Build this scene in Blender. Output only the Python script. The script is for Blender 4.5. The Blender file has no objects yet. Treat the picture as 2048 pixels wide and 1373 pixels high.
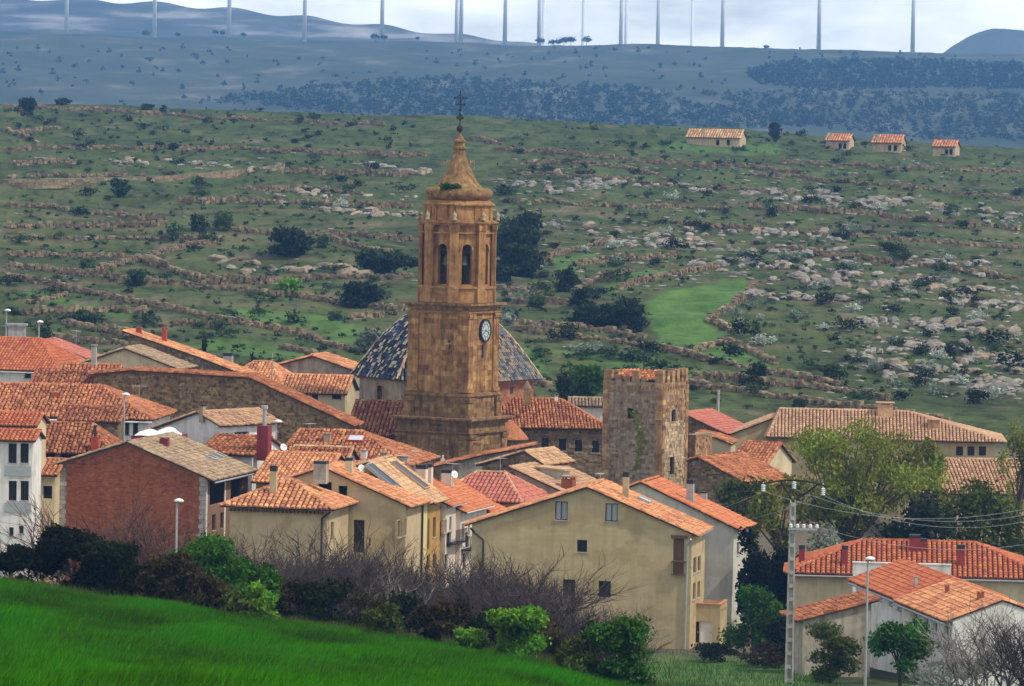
import bpy, math, random
import numpy as np
from mathutils import Vector, Matrix
random.seed(7); rng = np.random.default_rng(11)
scene = bpy.context.scene
col = scene.collection
# ---------------------------------------------------------------- camera
F = 10000.0                       # focal length in photo pixels (2048 wide)
EYE = Vector((0, 0, 35.0))
PITCH = math.atan(436.5 / F); ROLL = math.radians(1.15)
FW = Vector((0, math.cos(PITCH), -math.sin(PITCH)))
U0 = Vector((0, math.sin(PITCH), math.cos(PITCH))); R0 = Vector((1, 0, 0))
RT = R0 * math.cos(ROLL) + U0 * math.sin(ROLL)
UP = U0 * math.cos(ROLL) - R0 * math.sin(ROLL)
cam = bpy.data.cameras.new('camera'); cam.sensor_width = 36; cam.lens = F / 2048 * 36
cam.clip_start = 1; cam.clip_end = 60000
camo = bpy.data.objects.new('camera', cam); col.objects.link(camo)
camo.matrix_world = Matrix(((RT.x, UP.x, -FW.x, EYE.x), (RT.y, UP.y, -FW.y, EYE.y), (RT.z, UP.z, -FW.z, EYE.z), (0, 0, 0, 1)))
scene.camera = camo
# ---------------------------------------------------------------- sky, sun, exposure
SUN = Vector((0.60, -0.27, 0.78)).normalized()
world = bpy.data.worlds.new('World'); scene.world = world; world.use_nodes = True
wn = world.node_tree; wn.nodes.clear()
sky = wn.nodes.new('ShaderNodeTexSky'); sky.sky_type = 'NISHITA'; sky.sun_disc = False
sky.sun_elevation = math.asin(SUN.z); sky.sun_rotation = math.atan2(SUN.x, SUN.y)
sky.altitude = 1200; sky.air_density = 1.0; sky.dust_density = 0.6; sky.ozone_density = 1.5
tc = wn.nodes.new('ShaderNodeTexCoord'); mp = wn.nodes.new('ShaderNodeMapping'); mp.inputs['Scale'].default_value = (1.0, 1.0, 3.0)
mp.inputs['Location'].default_value = (0.35, 0.0, 0.0)
nz = wn.nodes.new('ShaderNodeTexNoise'); nz.inputs['Scale'].default_value = 9.0; nz.inputs['Detail'].default_value = 6; nz.inputs['Roughness'].default_value = .55
cr = wn.nodes.new('ShaderNodeValToRGB'); cr.color_ramp.elements[0].position = .43; cr.color_ramp.elements[1].position = .66
mx = wn.nodes.new('ShaderNodeMix'); mx.data_type = 'RGBA'; mx.inputs['B'].default_value = (26, 25.6, 24.2, 1)
bg = wn.nodes.new('ShaderNodeBackground'); bg.inputs['Strength'].default_value = 0.088
wo = wn.nodes.new('ShaderNodeOutputWorld')
L = wn.links.new
L(tc.outputs['Generated'], mp.inputs['Vector']); L(mp.outputs['Vector'], nz.inputs['Vector']); sx = wn.nodes.new('ShaderNodeSeparateXYZ'); L(tc.outputs['Generated'], sx.inputs['Vector'])   # clouds crowd together towards the horizon
hb = wn.nodes.new('ShaderNodeMapRange'); hb.inputs['From Min'].default_value = 0; hb.inputs['From Max'].default_value = .35; hb.inputs['To Min'].default_value = .2; hb.inputs['To Max'].default_value = 0
ad = wn.nodes.new('ShaderNodeMath'); L(sx.outputs['Z'], hb.inputs['Value']); L(hb.outputs['Result'], ad.inputs[0]); L(nz.outputs['Fac'], ad.inputs[1]); L(ad.outputs[0], cr.inputs['Fac'])
L(cr.outputs['Color'], mx.inputs['Factor']); L(sky.outputs['Color'], mx.inputs['A']); L(mx.outputs['Result'], bg.inputs['Color']); L(bg.outputs['Background'], wo.inputs['Surface'])
sl = bpy.data.lights.new('sun', 'SUN'); sl.energy = 3.7; sl.angle = math.radians(3); sl.color = (1, .91, .76)
so = bpy.data.objects.new('sun', sl); col.objects.link(so); so.rotation_euler = SUN.to_track_quat('Z', 'Y').to_euler(); so.location = (60, 100, 160)
scene.view_settings.view_transform = 'Standard'; scene.view_settings.look = 'None'; scene.view_settings.exposure = -0.18; scene.view_settings.gamma = 1.0
scene.view_settings.use_curve_mapping = False
# ---------------------------------------------------------------- photo pixel -> ray / point
def ray(px, py):
    return FW + RT * ((px - 1024) / F) + UP * ((686.5 - py) / F)
def P(px, py, Y):
    d = ray(px, py); return EYE + d * (Y / d.y)
# ---------------------------------------------------------------- terrain
TY = np.array([-60, 0, 60, 140, 200, 208, 235, 270, 320, 345, 470, 520, 600, 700, 800, 900, 1000, 1100, 1160, 1220, 1400, 1600, 1900, 2200, 2600, 3000, 3500, 3900, 4050, 4300, 4700, 9000.])
TAIL = [0, 6, 8.5, 13, 19, 24.5, 29, 32.5, 35.2, 36, 34, 8, -22, -22, -12, 22, 50, 78, 97, 99.5, 92, 40, -20]
ZL = np.array([33.5, 33.3, 27.5, 19.4, 16.0, 15.3, 12.4, 7, .8] + TAIL)
ZM = np.array([33.5, 33.3, 27.3, 19.0, 13.4, 12.7, 9.6, 5.6, .6] + TAIL)
ZR = np.array([33.5, 33.3, 26, 16, 9, 8.2, 5.5, 3, .6] + TAIL)
def zg(X, Y):
    X = np.asarray(X, float); Y = np.asarray(Y, float)
    s = 1024 + F * X / np.maximum(Y, 60)
    s = np.clip(s, -900, 2950)
    l, m, r = np.interp(Y, TY, ZL), np.interp(Y, TY, ZM), np.interp(Y, TY, ZR)
    k = s / 1024.0
    z = np.where(k < 1, l + (m - l) * k, m + (r - m) * (k - 1))
    h = np.clip((Y - 480) / 650, 0, 1) * (Y < 1700)
    z = z + h * np.where(s < 1024, 1.3 * (1024 - s) / 1024, -4.6 * np.clip((s - 1150) / 900, 0, 1.6))
    hh = np.clip((Y - 500) / 100, 0, 1)
    z = z + hh * (0.5 * np.sin(X * .11 + Y * .035) * np.sin(Y * .05 + X * .02) + .25 * np.sin(X * .31 + 2) * np.sin(Y * .13))
    ff = np.clip((Y - 2200) / 800, 0, 1)
    z = z + ff * (3.0 * np.sin(X * .012 + Y * .004) * np.sin(Y * .006 + 1) + 1.6 * np.sin(X * .037 + 1) * np.sin(Y * .017) - 1.2 * np.clip(X / 200, -3, 3) * 0 )
    tt_ = (Y + 7 * np.sin(X * .035) + 3 * np.sin(X * .011 + 1)) / 21.0; tt_ = tt_ - np.floor(tt_)
    z = z + np.clip((Y - 500) / 60, 0, 1) * (Y < 1190) * 1.05 * (np.minimum(tt_ / .16, 1) - tt_ - .4)
    nf = np.clip((215 - Y) / 30, 0, 1)
    z = z + nf * .12 * (np.sin(X * .7 + Y * .3) + np.sin(X * .27 - Y * .45))
    return z
def zgf(x, y): return float(zg(x, y))
def ground_px(px, py, y0=130.0, y1=4200.0, n=3000):
    d = ray(px, py); Y = np.geomspace(y0, y1, n); t = Y / d.y
    X = d.x * t; Z = EYE.z + d.z * t
    hit = np.nonzero(zg(X, Y) >= Z)[0]
    if len(hit) == 0: return None
    i = hit[0]; return Vector((X[i], Y[i], zgf(X[i], Y[i])))
# ---------------------------------------------------------------- mesh helpers
def link(name, me, parent=None, loc=None):
    o = bpy.data.objects.new(name, me); col.objects.link(o)
    if parent is not None:
        o.parent = parent
        if parent.parent is None and parent.type == 'EMPTY': o.matrix_parent_inverse = Matrix.Translation(-parent.location)
    return o
def mesh(name, V, Fc, mat=None, tint=None, smooth=False):
    me = bpy.data.meshes.new(name)
    V = V.tolist() if isinstance(V, np.ndarray) else V
    Fc = Fc.tolist() if isinstance(Fc, np.ndarray) else Fc
    me.from_pydata(V, [], Fc)
    if mat is not None:
        me.materials.append(mat)
    if tint is not None:
        a = me.attributes.new('tint', 'FLOAT', 'FACE'); a.data.foreach_set('value', np.asarray(tint, np.float32))
    if smooth: me.polygons.foreach_set('use_smooth', [True] * len(me.polygons))
    me.update(); return me
def empty(name, loc, label=None, cat=None, group=None):
    o = bpy.data.objects.new(name, None); o.location = loc; o.empty_display_size = .3; col.objects.link(o)
    tag(o, label, cat, group); return o
def tag(o, label=None, cat=None, group=None, kind=None):
    if label: o['label'] = label
    if cat: o['category'] = cat
    if group: o['group'] = group
    if kind: o['kind'] = kind
    return o
CUBE_F = [(0, 3, 2, 1), (4, 5, 6, 7), (0, 1, 5, 4), (1, 2, 6, 5), (2, 3, 7, 6), (3, 0, 4, 7)]
class MB:
    def __init__(s): s.v = []; s.f = []; s.t = []
    def add(s, V, Fc, t=0.0):
        n = len(s.v); s.v += [tuple(p) for p in V]; s.f += [tuple(i + n for i in f) for f in Fc]
        s.t += [t] * len(Fc); return s
    def poly(s, pts, t=0.0): return s.add(pts, [tuple(range(len(pts)))], t)
    def box(s, o, a, b, c, t=0.0):          # corner o, edge vectors a b c
        o, a, b, c = Vector(o), Vector(a), Vector(b), Vector(c)
        return s.add([o, o + a, o + a + b, o + b, o + c, o + a + c, o + a + b + c, o + b + c], CUBE_F, t)
    def cbox(s, c, x, y, z, t=0.0):          # centred box with base at c, half sizes
        return s.box(Vector(c) - Vector((x, y, 0)), (2 * x, 0, 0), (0, 2 * y, 0), (0, 0, z), t)
    def tube(s, p0, p1, r0, r1=None, n=6, t=0.0, cap=True):
        r1 = r0 if r1 is None else r1; p0, p1 = Vector(p0), Vector(p1); d = (p1 - p0)
        q = d.to_track_quat('Z', 'Y'); V = []
        for p, r in ((p0, r0), (p1, r1)):
            for k in range(n):
                a = 2 * math.pi * k / n; V.append(p + q @ Vector((r * math.cos(a), r * math.sin(a), 0)))
        Fc = [(k, (k + 1) % n, n + (k + 1) % n, n + k) for k in range(n)]
        if cap: Fc += [tuple(reversed(range(n))), tuple(range(n, 2 * n))]
        return s.add(V, Fc, t)
    def lathe(s, c, prof, n=16, t=0.0, rot=0.0):   # prof: (r, z)
        c = Vector(c); V = []
        for r, z in prof:
            for k in range(n):
                a = rot + 2 * math.pi * k / n; V.append(c + Vector((r * math.cos(a), r * math.sin(a), z)))
        m = len(prof)
        Fc = [(i * n + k, i * n + (k + 1) % n, (i + 1) * n + (k + 1) % n, (i + 1) * n + k) for i in range(m - 1) for k in range(n)]
        Fc += [tuple(reversed(range(n))), tuple(range((m - 1) * n, m * n))]
        return s.add(V, Fc, t)
    def build(s, name, mat, parent=None, smooth=False, kind=None):
        o = link(name, mesh(name, s.v, s.f, mat, s.t, smooth), parent)
        if kind: o['kind'] = kind
        return o
# ---------------------------------------------------------------- materials
MATS = {}
def mat(name, cols, scale=3.0, rough=.9, bump=.3, tv=.3, stretch=(1, 1, 1), kind='noise', detail=6, big=.25, bigscale=.25, stain=0.0, tcols=None, hue=0.0, spec=.25, bdist=.05):
    m = bpy.data.materials.new(name); m.use_nodes = True; nt = m.node_tree; N = nt.nodes; K = nt.links.new
    b = N['Principled BSDF']; b.inputs['Roughness'].default_value = rough; b.inputs['Specular IOR Level'].default_value = spec
    geo = N.new('ShaderNodeNewGeometry'); mpn = N.new('ShaderNodeMapping'); mpn.inputs['Scale'].default_value = stretch
    K(geo.outputs['Position'], mpn.inputs['Vector'])
    ramp = N.new('ShaderNodeValToRGB'); el = ramp.color_ramp.elements
    lo, hi = (.3, .7) if kind == 'noise' else (.0, 1.0)
    while len(el) < len(cols): el.new(.5)
    for i, c in enumerate(cols):
        el[i].position = lo + (hi - lo) * i / max(1, len(cols) - 1); el[i].color = (*c, 1)
    no = N.new('ShaderNodeTexNoise'); no.inputs['Scale'].default_value = scale; no.inputs['Detail'].default_value = detail; no.inputs['Roughness'].default_value = .6
    K(mpn.outputs['Vector'], no.inputs['Vector'])
    hsrc = no.outputs['Fac']
    if kind == 'rubble':
        w = N.new('ShaderNodeMix'); w.data_type = 'RGBA'; w.inputs['Factor'].default_value = .12 / max(scale, .1)
        vo = N.new('ShaderNodeTexVoronoi'); vo.inputs['Scale'].default_value = scale
        K(mpn.outputs['Vector'], vo.inputs['Vector'])
        sp = N.new('ShaderNodeSeparateColor'); K(vo.outputs['Color'], sp.inputs['Color']); K(sp.outputs['Red'], ramp.inputs['Fac'])
        inv = N.new('ShaderNodeMath'); inv.operation = 'SUBTRACT'; inv.inputs[0].default_value = 1; K(vo.outputs['Distance'], inv.inputs[1]); hsrc = inv.outputs[0]
    else:
        K(no.outputs['Fac'], ramp.inputs['Fac'])
    cur = ramp.outputs['Color']
    nb = N.new('ShaderNodeTexNoise'); nb.inputs['Scale'].default_value = bigscale; nb.inputs['Detail'].default_value = 4
    K(geo.outputs['Position'], nb.inputs['Vector'])
    hs = N.new('ShaderNodeHueSaturation'); at = N.new('ShaderNodeAttribute'); at.attribute_name = 'tint'
    m1 = N.new('ShaderNodeMath'); m1.operation = 'MULTIPLY_ADD'; m1.inputs[1].default_value = tv; m1.inputs[2].default_value = 1.0
    K(at.outputs['Fac'], m1.inputs[0])
    m2 = N.new('ShaderNodeMath'); m2.operation = 'MULTIPLY_ADD'; m2.inputs[1].default_value = 2 * big; m2.inputs[2].default_value = 1 - big
    K(nb.outputs['Fac'], m2.inputs[0])
    m3 = N.new('ShaderNodeMath'); m3.operation = 'MULTIPLY'; K(m1.outputs[0], m3.inputs[0]); K(m2.outputs[0], m3.inputs[1])
    K(m3.outputs[0], hs.inputs['Value'])
    if hue:
        m4 = N.new('ShaderNodeMath'); m4.operation = 'MULTIPLY_ADD'; m4.inputs[1].default_value = hue; m4.inputs[2].default_value = .5
        K(at.outputs['Fac'], m4.inputs[0]); K(m4.outputs[0], hs.inputs['Hue'])
    K(cur, hs.inputs['Color']); cur = hs.outputs['Color']
    if tcols:                                    # colour picked by the tint attribute (0..1)
        r2 = N.new('ShaderNodeValToRGB'); r2.color_ramp.interpolation = 'CONSTANT'; e2 = r2.color_ramp.elements
        while len(e2) < len(tcols): e2.new(.5)
        for i, c in enumerate(tcols): e2[i].position = i / len(tcols); e2[i].color = (*c, 1)
        K(at.outputs['Fac'], r2.inputs['Fac'])
        mm = N.new('ShaderNodeMix'); mm.data_type = 'RGBA'; mm.blend_type = 'MULTIPLY'; mm.inputs['Factor'].default_value = 1
        K(ramp.outputs['Color'], mm.inputs['A']); K(r2.outputs['Color'], mm.inputs['B']); cur = mm.outputs['Result']
    if 'plaster' in name:                        # repaired and weathered patches
        npn = N.new('ShaderNodeTexNoise'); npn.inputs['Scale'].default_value = .55; npn.inputs['Detail'].default_value = 3; K(geo.outputs['Position'], npn.inputs['Vector'])
        rp = N.new('ShaderNodeValToRGB'); rp.color_ramp.elements[0].position = .53; rp.color_ramp.elements[0].color = (1, 1, 1, 1); rp.color_ramp.elements[1].position = .6; rp.color_ramp.elements[1].color = (.86, .84, .8, 1); K(npn.outputs['Fac'], rp.inputs['Fac'])
        mm = N.new('ShaderNodeMix'); mm.data_type = 'RGBA'; mm.blend_type = 'MULTIPLY'; mm.inputs['Factor'].default_value = 1
        K(cur, mm.inputs['A']); K(rp.outputs['Color'], mm.inputs['B']); cur = mm.outputs['Result']
    if stain:
        ms = N.new('ShaderNodeMapping'); ms.inputs['Scale'].default_value = (1.6, 1.6, .13); K(geo.outputs['Position'], ms.inputs['Vector'])
        ns = N.new('ShaderNodeTexNoise'); ns.inputs['Scale'].default_value = 1.5; ns.inputs['Detail'].default_value = 8; ns.inputs['Roughness'].default_value = .65; K(ms.outputs['Vector'], ns.inputs['Vector'])
        rs = N.new('ShaderNodeValToRGB'); rs.color_ramp.elements[0].position = .46; rs.color_ramp.elements[0].color = (1, 1, 1, 1)
        q = 1 - stain; rs.color_ramp.elements[1].position = .72; rs.color_ramp.elements[1].color = (q, q * .95, q * .86, 1); K(ns.outputs['Fac'], rs.inputs['Fac'])
        mm = N.new('ShaderNodeMix'); mm.data_type = 'RGBA'; mm.blend_type = 'MULTIPLY'; mm.inputs['Factor'].default_value = 1
        K(cur, mm.inputs['A']); K(rs.outputs['Color'], mm.inputs['B']); cur = mm.outputs['Result']
    K(cur, b.inputs['Base Color'])
    if bump:
        bu = N.new('ShaderNodeBump'); bu.inputs['Strength'].default_value = bump; bu.inputs['Distance'].default_value = bdist
        K(hsrc, bu.inputs['Height']); K(bu.outputs['Normal'], b.inputs['Normal'])
    MATS[name] = m; return m
mat('old_tile', [(.30, .095, .04), (.42, .155, .07), (.50, .24, .13)], 5, tv=.42, hue=.012, big=.4, bigscale=.35)
mat('old_tile_dark', [(.20, .06, .028), (.32, .11, .05), (.40, .19, .10)], 5, tv=.5, hue=.012, big=.3, bigscale=.5)
mat('salmon_tile', [(.46, .17, .075), (.58, .25, .12), (.62, .34, .19)], 4, tv=.36, hue=.012, big=.34, bigscale=.35)
mat('red_tile', [(.38, .10, .048), (.46, .135, .062), (.5, .18, .09)], 4, tv=.22, hue=.012, big=.2)
mat('orange_tile', [(.48, .15, .068), (.56, .195, .09), (.6, .24, .12)], 3, tv=.2, hue=.012, big=.15)
mat('tan_tile', [(.24, .165, .105), (.34, .24, .155), (.43, .32, .22)], 4, tv=.35, hue=.02, big=.15)
mat('straw_tile', [(.44, .25, .13), (.54, .33, .185), (.6, .41, .25)], 4, tv=.3, hue=.02, big=.12)
mat('pink_tile', [(.42, .12, .09), (.5, .17, .12), (.52, .22, .16)], 4, tv=.2, big=.12)
mat('peach_tile', [(.40, .225, .13), (.48, .29, .175), (.53, .35, .23)], 4, tv=.28, hue=.01, big=.3, bigscale=.3)
mat('slab_dark', [(.05, .03, .02), (.10, .055, .035)], 6)
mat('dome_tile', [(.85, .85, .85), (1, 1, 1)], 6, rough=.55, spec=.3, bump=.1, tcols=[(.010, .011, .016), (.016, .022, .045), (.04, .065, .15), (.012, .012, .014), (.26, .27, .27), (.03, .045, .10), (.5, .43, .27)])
mat('dome_tile_pale', [(.8, .8, .8), (1, 1, 1)], 6, rough=.5, bump=.1, tcols=[(.05, .06, .08), (.13, .15, .17), (.22, .23, .22), (.08, .10, .12), (.34, .22, .12), (.17, .19, .2), (.42, .27, .14)])
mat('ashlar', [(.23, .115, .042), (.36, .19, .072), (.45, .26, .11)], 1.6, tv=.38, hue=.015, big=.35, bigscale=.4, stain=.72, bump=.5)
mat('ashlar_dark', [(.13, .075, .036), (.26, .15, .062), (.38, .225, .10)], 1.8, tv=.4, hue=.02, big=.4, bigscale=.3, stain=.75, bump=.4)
mat('rubble_brown', [(.10, .065, .032), (.18, .12, .06), (.27, .185, .10), (.2, .135, .075)], 5, kind='rubble', tv=.35, big=.3, stain=.35, bump=.6)
mat('rubble_grey', [(.13, .105, .08), (.24, .19, .14), (.33, .25, .17), (.18, .14, .11)], 4.5, kind='rubble', tv=.4, big=.35, stain=.45, bump=.6)
mat('stone_bits', [(.14, .10, .06), (.22, .16, .10), (.30, .22, .14)], 3, tv=.45, hue=.015, big=.3)
mat('castle_stone', [(.22, .165, .115), (.31, .235, .165), (.40, .30, .2)], 3, tv=.4, hue=.012, big=.35, bigscale=.35, stain=.5)
mat('castle_warm', [(.26, .14, .07), (.36, .21, .105), (.44, .28, .15)], 3, tv=.4, hue=.012, big=.3, stain=.4)
mat('castle_pale', [(.42, .30, .17), (.52, .39, .24), (.58, .45, .3)], 3, tv=.3, big=.3, stain=.4)
mat('beige_plaster', [(.44, .345, .19), (.49, .39, .22), (.54, .435, .26)], .8, big=.16, bump=.2, stain=.13, stretch=(1, 1, 2.5))
mat('cream_plaster', [(.56, .47, .29), (.62, .53, .345), (.66, .57, .39)], 1.2, big=.1, bump=.15, stain=.2)
mat('sand_plaster', [(.46, .36, .20), (.52, .415, .245), (.55, .45, .28)], 1.2, big=.14, bump=.2, stain=.14)
mat('yellow_plaster', [(.66, .58, .26), (.72, .63, .3)], 1.2, big=.1, bump=.1, stain=.2)
mat('ochre_plaster', [(.46, .27, .08), (.53, .32, .11)], 1.2, big=.15, bump=.1, stain=.3)
mat('white_plaster', [(.72, .71, .68), (.8, .79, .76)], 1.2, big=.08, bump=.15, stain=.25)
mat('pink_white', [(.68, .58, .48), (.75, .66, .56)], 1.2, big=.08, bump=.1, stain=.3)
mat('grey_plaster', [(.50, .49, .42), (.57, .56, .48), (.60, .59, .52)], 1.2, big=.1, bump=.15, stain=.25)
mat('dirty_plaster', [(.28, .24, .19), (.40, .35, .28), (.47, .42, .35)], 1.4, big=.25, bump=.25, stain=.5)
mat('brick', [(.26, .075, .035), (.32, .10, .048), (.36, .125, .065)], 2.5, tv=.2, hue=.012, big=.18, bump=.2, stain=.25)
mat('mortar', [(.22, .12, .08), (.30, .17, .11)], 5)
mat('drum_brick', [(.24, .085, .045), (.33, .13, .07), (.38, .18, .1)], 5, kind='rubble', big=.2, stain=.3)
mat('maroon_paint', [(.20, .025, .03), (.27, .04, .045)], 2, rough=.6, big=.15)
mat('red_paint', [(.36, .05, .025), (.44, .075, .035)], 2, rough=.6, big=.15)
mat('black_metal', [(.012, .012, .013), (.025, .025, .027)], 8, rough=.5, spec=.5)
mat('iron', [(.018, .013, .012), (.035, .024, .02)], 8, rough=.7)
mat('grey_metal', [(.30, .32, .33), (.40, .42, .43)], 5, rough=.45, spec=.5, bump=.05)
mat('white_metal', [(.74, .76, .77), (.8, .82, .83)], 3, rough=.45, spec=.5, bump=.05, big=.05)
mat('concrete', [(.30, .29, .27), (.40, .385, .36), (.45, .44, .41)], 3, big=.2, stain=.3)
mat('glass', [(.012, .013, .016), (.03, .033, .04)], .8, rough=.12, spec=.6, bump=0)
mat('curtain', [(.28, .31, .33), (.42, .45, .47)], 3, rough=.6, stretch=(6, 6, .4), bump=0)
mat('dark_wood', [(.022, .012, .008), (.05, .028, .017)], 5, rough=.6, stretch=(1, 1, .2))
mat('brown_wood', [(.12, .065, .03), (.19, .105, .05)], 5, rough=.7, stretch=(1, 1, .2))
mat('blue_shutter', [(.018, .022, .032), (.03, .036, .05)], 5, rough=.5)
mat('skylight_glass', [(.5, .58, .66), (.62, .7, .78)], 1, rough=.12, spec=.7, bump=0)
mat('white_sheet', [(.8, .8, .82), (.86, .86, .88)], 1, rough=.5, bump=.1)
mat('clock_white', [(.33, .42, .40), (.42, .5, .48)], 3, rough=.4, bump=0)
mat('bronze', [(.05, .045, .035), (.09, .08, .055)], 5, rough=.45, spec=.5)
mat('bark', [(.05, .035, .025), (.11, .085, .065)], 6, stretch=(1, 1, .3), tv=.3)
mat('twig', [(.035, .026, .026), (.082, .062, .058)], 4, tv=.5)
mat('twig_red', [(.085, .04, .028), (.15, .08, .06)], 4, tv=.5)
mat('twig_pale', [(.17, .15, .125), (.27, .24, .205)], 4, tv=.5)
mat('ivory_stone', [(.32, .25, .17), (.42, .34, .24)], 4, tv=.3)
def leafmat(name, c, tv=.55, hue=.03, trans=.25):
    m = mat(name, [tuple(x * .75 for x in c), c, tuple(x * 1.25 for x in c)], 1.5, rough=.75, bump=0, tv=tv, hue=hue, big=.25, bigscale=.6, spec=.05)
    nt = m.node_tree; b = nt.nodes['Principled BSDF']; out = nt.nodes['Material Output']
    tr = nt.nodes.new('ShaderNodeBsdfTranslucent'); mxs = nt.nodes.new('ShaderNodeMixShader'); mxs.inputs[0].default_value = trans
    src = b.inputs['Base Color'].links[0].from_socket
    nt.links.new(src, tr.inputs['Color']); nt.links.new(b.outputs[0], mxs.inputs[1]); nt.links.new(tr.outputs[0], mxs.inputs[2]); nt.links.new(mxs.outputs[0], out.inputs['Surface'])
    return m
leafmat('leaf_dark', (.02, .026, .008)); leafmat('leaf_oak', (.03, .042, .02)); leafmat('leaf_green', (.05, .13, .016)); leafmat('leaf_bright', (.13, .27, .022))
leafmat('leaf_olive', (.085, .11, .022)); leafmat('leaf_willow', (.21, .24, .035)); leafmat('leaf_grey', (.19, .23, .17)); leafmat('leaf_black', (.014, .016, .005)); leafmat('leaf_brown', (.05, .038, .015))
leafmat('leaf_shrub', (.045, .07, .025)); leafmat('leaf_light', (.10, .14, .055)); leafmat('leaf_far', (.022, .036, .024)); leafmat('leaf_blossom', (.38, .42, .36)); leafmat('blade', (.045, .17, .002), tv=.6, trans=.35, hue=.02); MATS['blade'].node_tree.nodes['Principled BSDF'].inputs['Specular IOR Level'].default_value = .04
mat('spire_stone', [(.10, .055, .025), (.19, .11, .045), (.26, .16, .065), (.36, .25, .12)], 2.2, tv=.3, big=.4, bigscale=.8, stain=.4, bump=.5)
# ---------------------------------------------------------------- the ground sheet
def inpoly(px, py, pts):
    px = np.asarray(px); py = np.asarray(py); ins = np.zeros(px.shape, bool); n = len(pts)
    for i in range(n):
        x0, y0 = pts[i]; x1, y1 = pts[(i + 1) % n]
        c = ((y0 > py) != (y1 > py)) & (px < (x1 - x0) * (py - y0) / ((y1 - y0) + 1e-9) + x0)
        ins ^= c
    return ins
def ground_mat():
    m = bpy.data.materials.new('ground_cover'); m.use_nodes = True; nt = m.node_tree; N = nt.nodes; K = nt.links.new
    b = N['Principled BSDF']; b.inputs['Roughness'].default_value = .95; b.inputs['Specular IOR Level'].default_value = .1
    geo = N.new('ShaderNodeNewGeometry')
    def noise(sc, stretch=(1, 1, 1), det=6, rough=.6):
        mp = N.new('ShaderNodeMapping'); mp.inputs['Scale'].default_value = stretch; K(geo.outputs['Position'], mp.inputs['Vector'])
        n = N.new('ShaderNodeTexNoise'); n.inputs['Scale'].default_value = sc; n.inputs['Detail'].default_value = det; n.inputs['Roughness'].default_value = rough
        K(mp.outputs['Vector'], n.inputs['Vector']); return n.outputs['Fac']
    def ramp(f, stops):
        r = N.new('ShaderNodeValToRGB'); e = r.color_ramp.elements
        while len(e) < len(stops): e.new(.5)
        for i, (p, c) in enumerate(stops): e[i].position = p; e[i].color = (*c, 1)
        K(f, r.inputs['Fac']); return r.outputs['Color']
    def mixc(f, a, c, bt='MIX'):
        x = N.new('ShaderNodeMix'); x.data_type = 'RGBA'; x.blend_type = bt
        if isinstance(f, float): x.inputs['Factor'].default_value = f
        else: K(f, x.inputs['Factor'])
        K(a, x.inputs['A']); K(c, x.inputs['B']); return x.outputs['Result']
    at = N.new('ShaderNodeAttribute'); at.attribute_name = 'cover'; sp = N.new('ShaderNodeSeparateColor'); K(at.outputs['Color'], sp.inputs['Color'])
    grassy = ramp(noise(.06, (1, .35, 1)), [(.3, (.042, .052, .02)), (.45, (.052, .076, .023)), (.6, (.074, .10, .031)), (.75, (.12, .113, .056))])
    spots = ramp(noise(.45, (1, .4, 1), 8, .7), [(.36, (.35, .38, .36)), (.52, (1, 1, 1)), (.7, (1.25, 1.2, 1.1))])
    hill = mixc(1.0, grassy, spots, 'MULTIPLY')
    bare = ramp(noise(.11, (1, .5, 1), 8, .7), [(.56, (0, 0, 0)), (.74, (1, 1, 1))])
    soil = ramp(noise(1.2), [(.3, (.12, .09, .06)), (.7, (.24, .19, .14))])
    hill = mixc(bare, hill, soil)
    sn = N.new('ShaderNodeSeparateXYZ'); K(geo.outputs['Normal'], sn.inputs['Vector']); mr = N.new('ShaderNodeMapRange'); mr.inputs['From Min'].default_value = .985; mr.inputs['From Max'].default_value = .95; mr.inputs['To Min'].default_value = 0; mr.inputs['To Max'].default_value = .75; K(sn.outputs['Z'], mr.inputs['Value'])
    hill = mixc(mr.outputs['Result'], hill, soil)     # bare earth on the steep terrace risers
    meadow = ramp(noise(.35, (1, .5, 1)), [(.3, (.055, .12, .025)), (.5, (.08, .165, .035)), (.7, (.115, .20, .05))])
    field = ramp(noise(.5, (1, .3, 1)), [(.3, (.012, .055, .004)), (.7, (.03, .12, .008))])
    dirt = ramp(noise(.3), [(.3, (.10, .085, .06)), (.7, (.19, .16, .12))])
    meadow = mixc(.5, meadow, mixc(1.0, meadow, spots, 'MULTIPLY')); c = mixc(sp.outputs['Green'], hill, meadow); c = mixc(sp.outputs['Red'], c, field); c = mixc(sp.outputs['Blue'], c, dirt)
    K(c, b.inputs['Base Color'])
    bu = N.new('ShaderNodeBump'); bu.inputs['Strength'].default_value = .5; bu.inputs['Distance'].default_value = .5; K(noise(1.1, det=8), bu.inputs['Height']); K(bu.outputs['Normal'], b.inputs['Normal'])
    return m
def sheet(name, ys, ss, m, cover=None):
    S, Y = np.meshgrid(ss, ys); X = (S - 1024) / F * (Y + 160)
    Z = zg(X, Y); V = np.stack([X, Y, Z], -1).reshape(-1, 3)
    r, c = S.shape; i = np.arange(r * c).reshape(r, c)
    Fc = np.stack([i[:-1, :-1], i[:-1, 1:], i[1:, 1:], i[1:, :-1]], -1).reshape(-1, 4)
    me = mesh(name, V, Fc, m, None, True)
    if cover is not None:
        a = me.attributes.new('cover', 'FLOAT_COLOR', 'POINT'); C = np.ones((len(V), 4), np.float32); C[:, :3] = cover(V[:, 0], V[:, 1], V[:, 2]); a.data.foreach_set('color', C.ravel())
    o = link(name, me); o['kind'] = 'structure'; return o
def project(X, Y, Z):
    dx, dy, dz = X - EYE.x, Y - EYE.y, Z - EYE.z
    zc = dx * FW.x + dy * FW.y + dz * FW.z
    return 1024 + F * (dx * RT.x + dy * RT.y + dz * RT.z) / zc, 686.5 - F * (dx * UP.x + dy * UP.y + dz * UP.z) / zc
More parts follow.
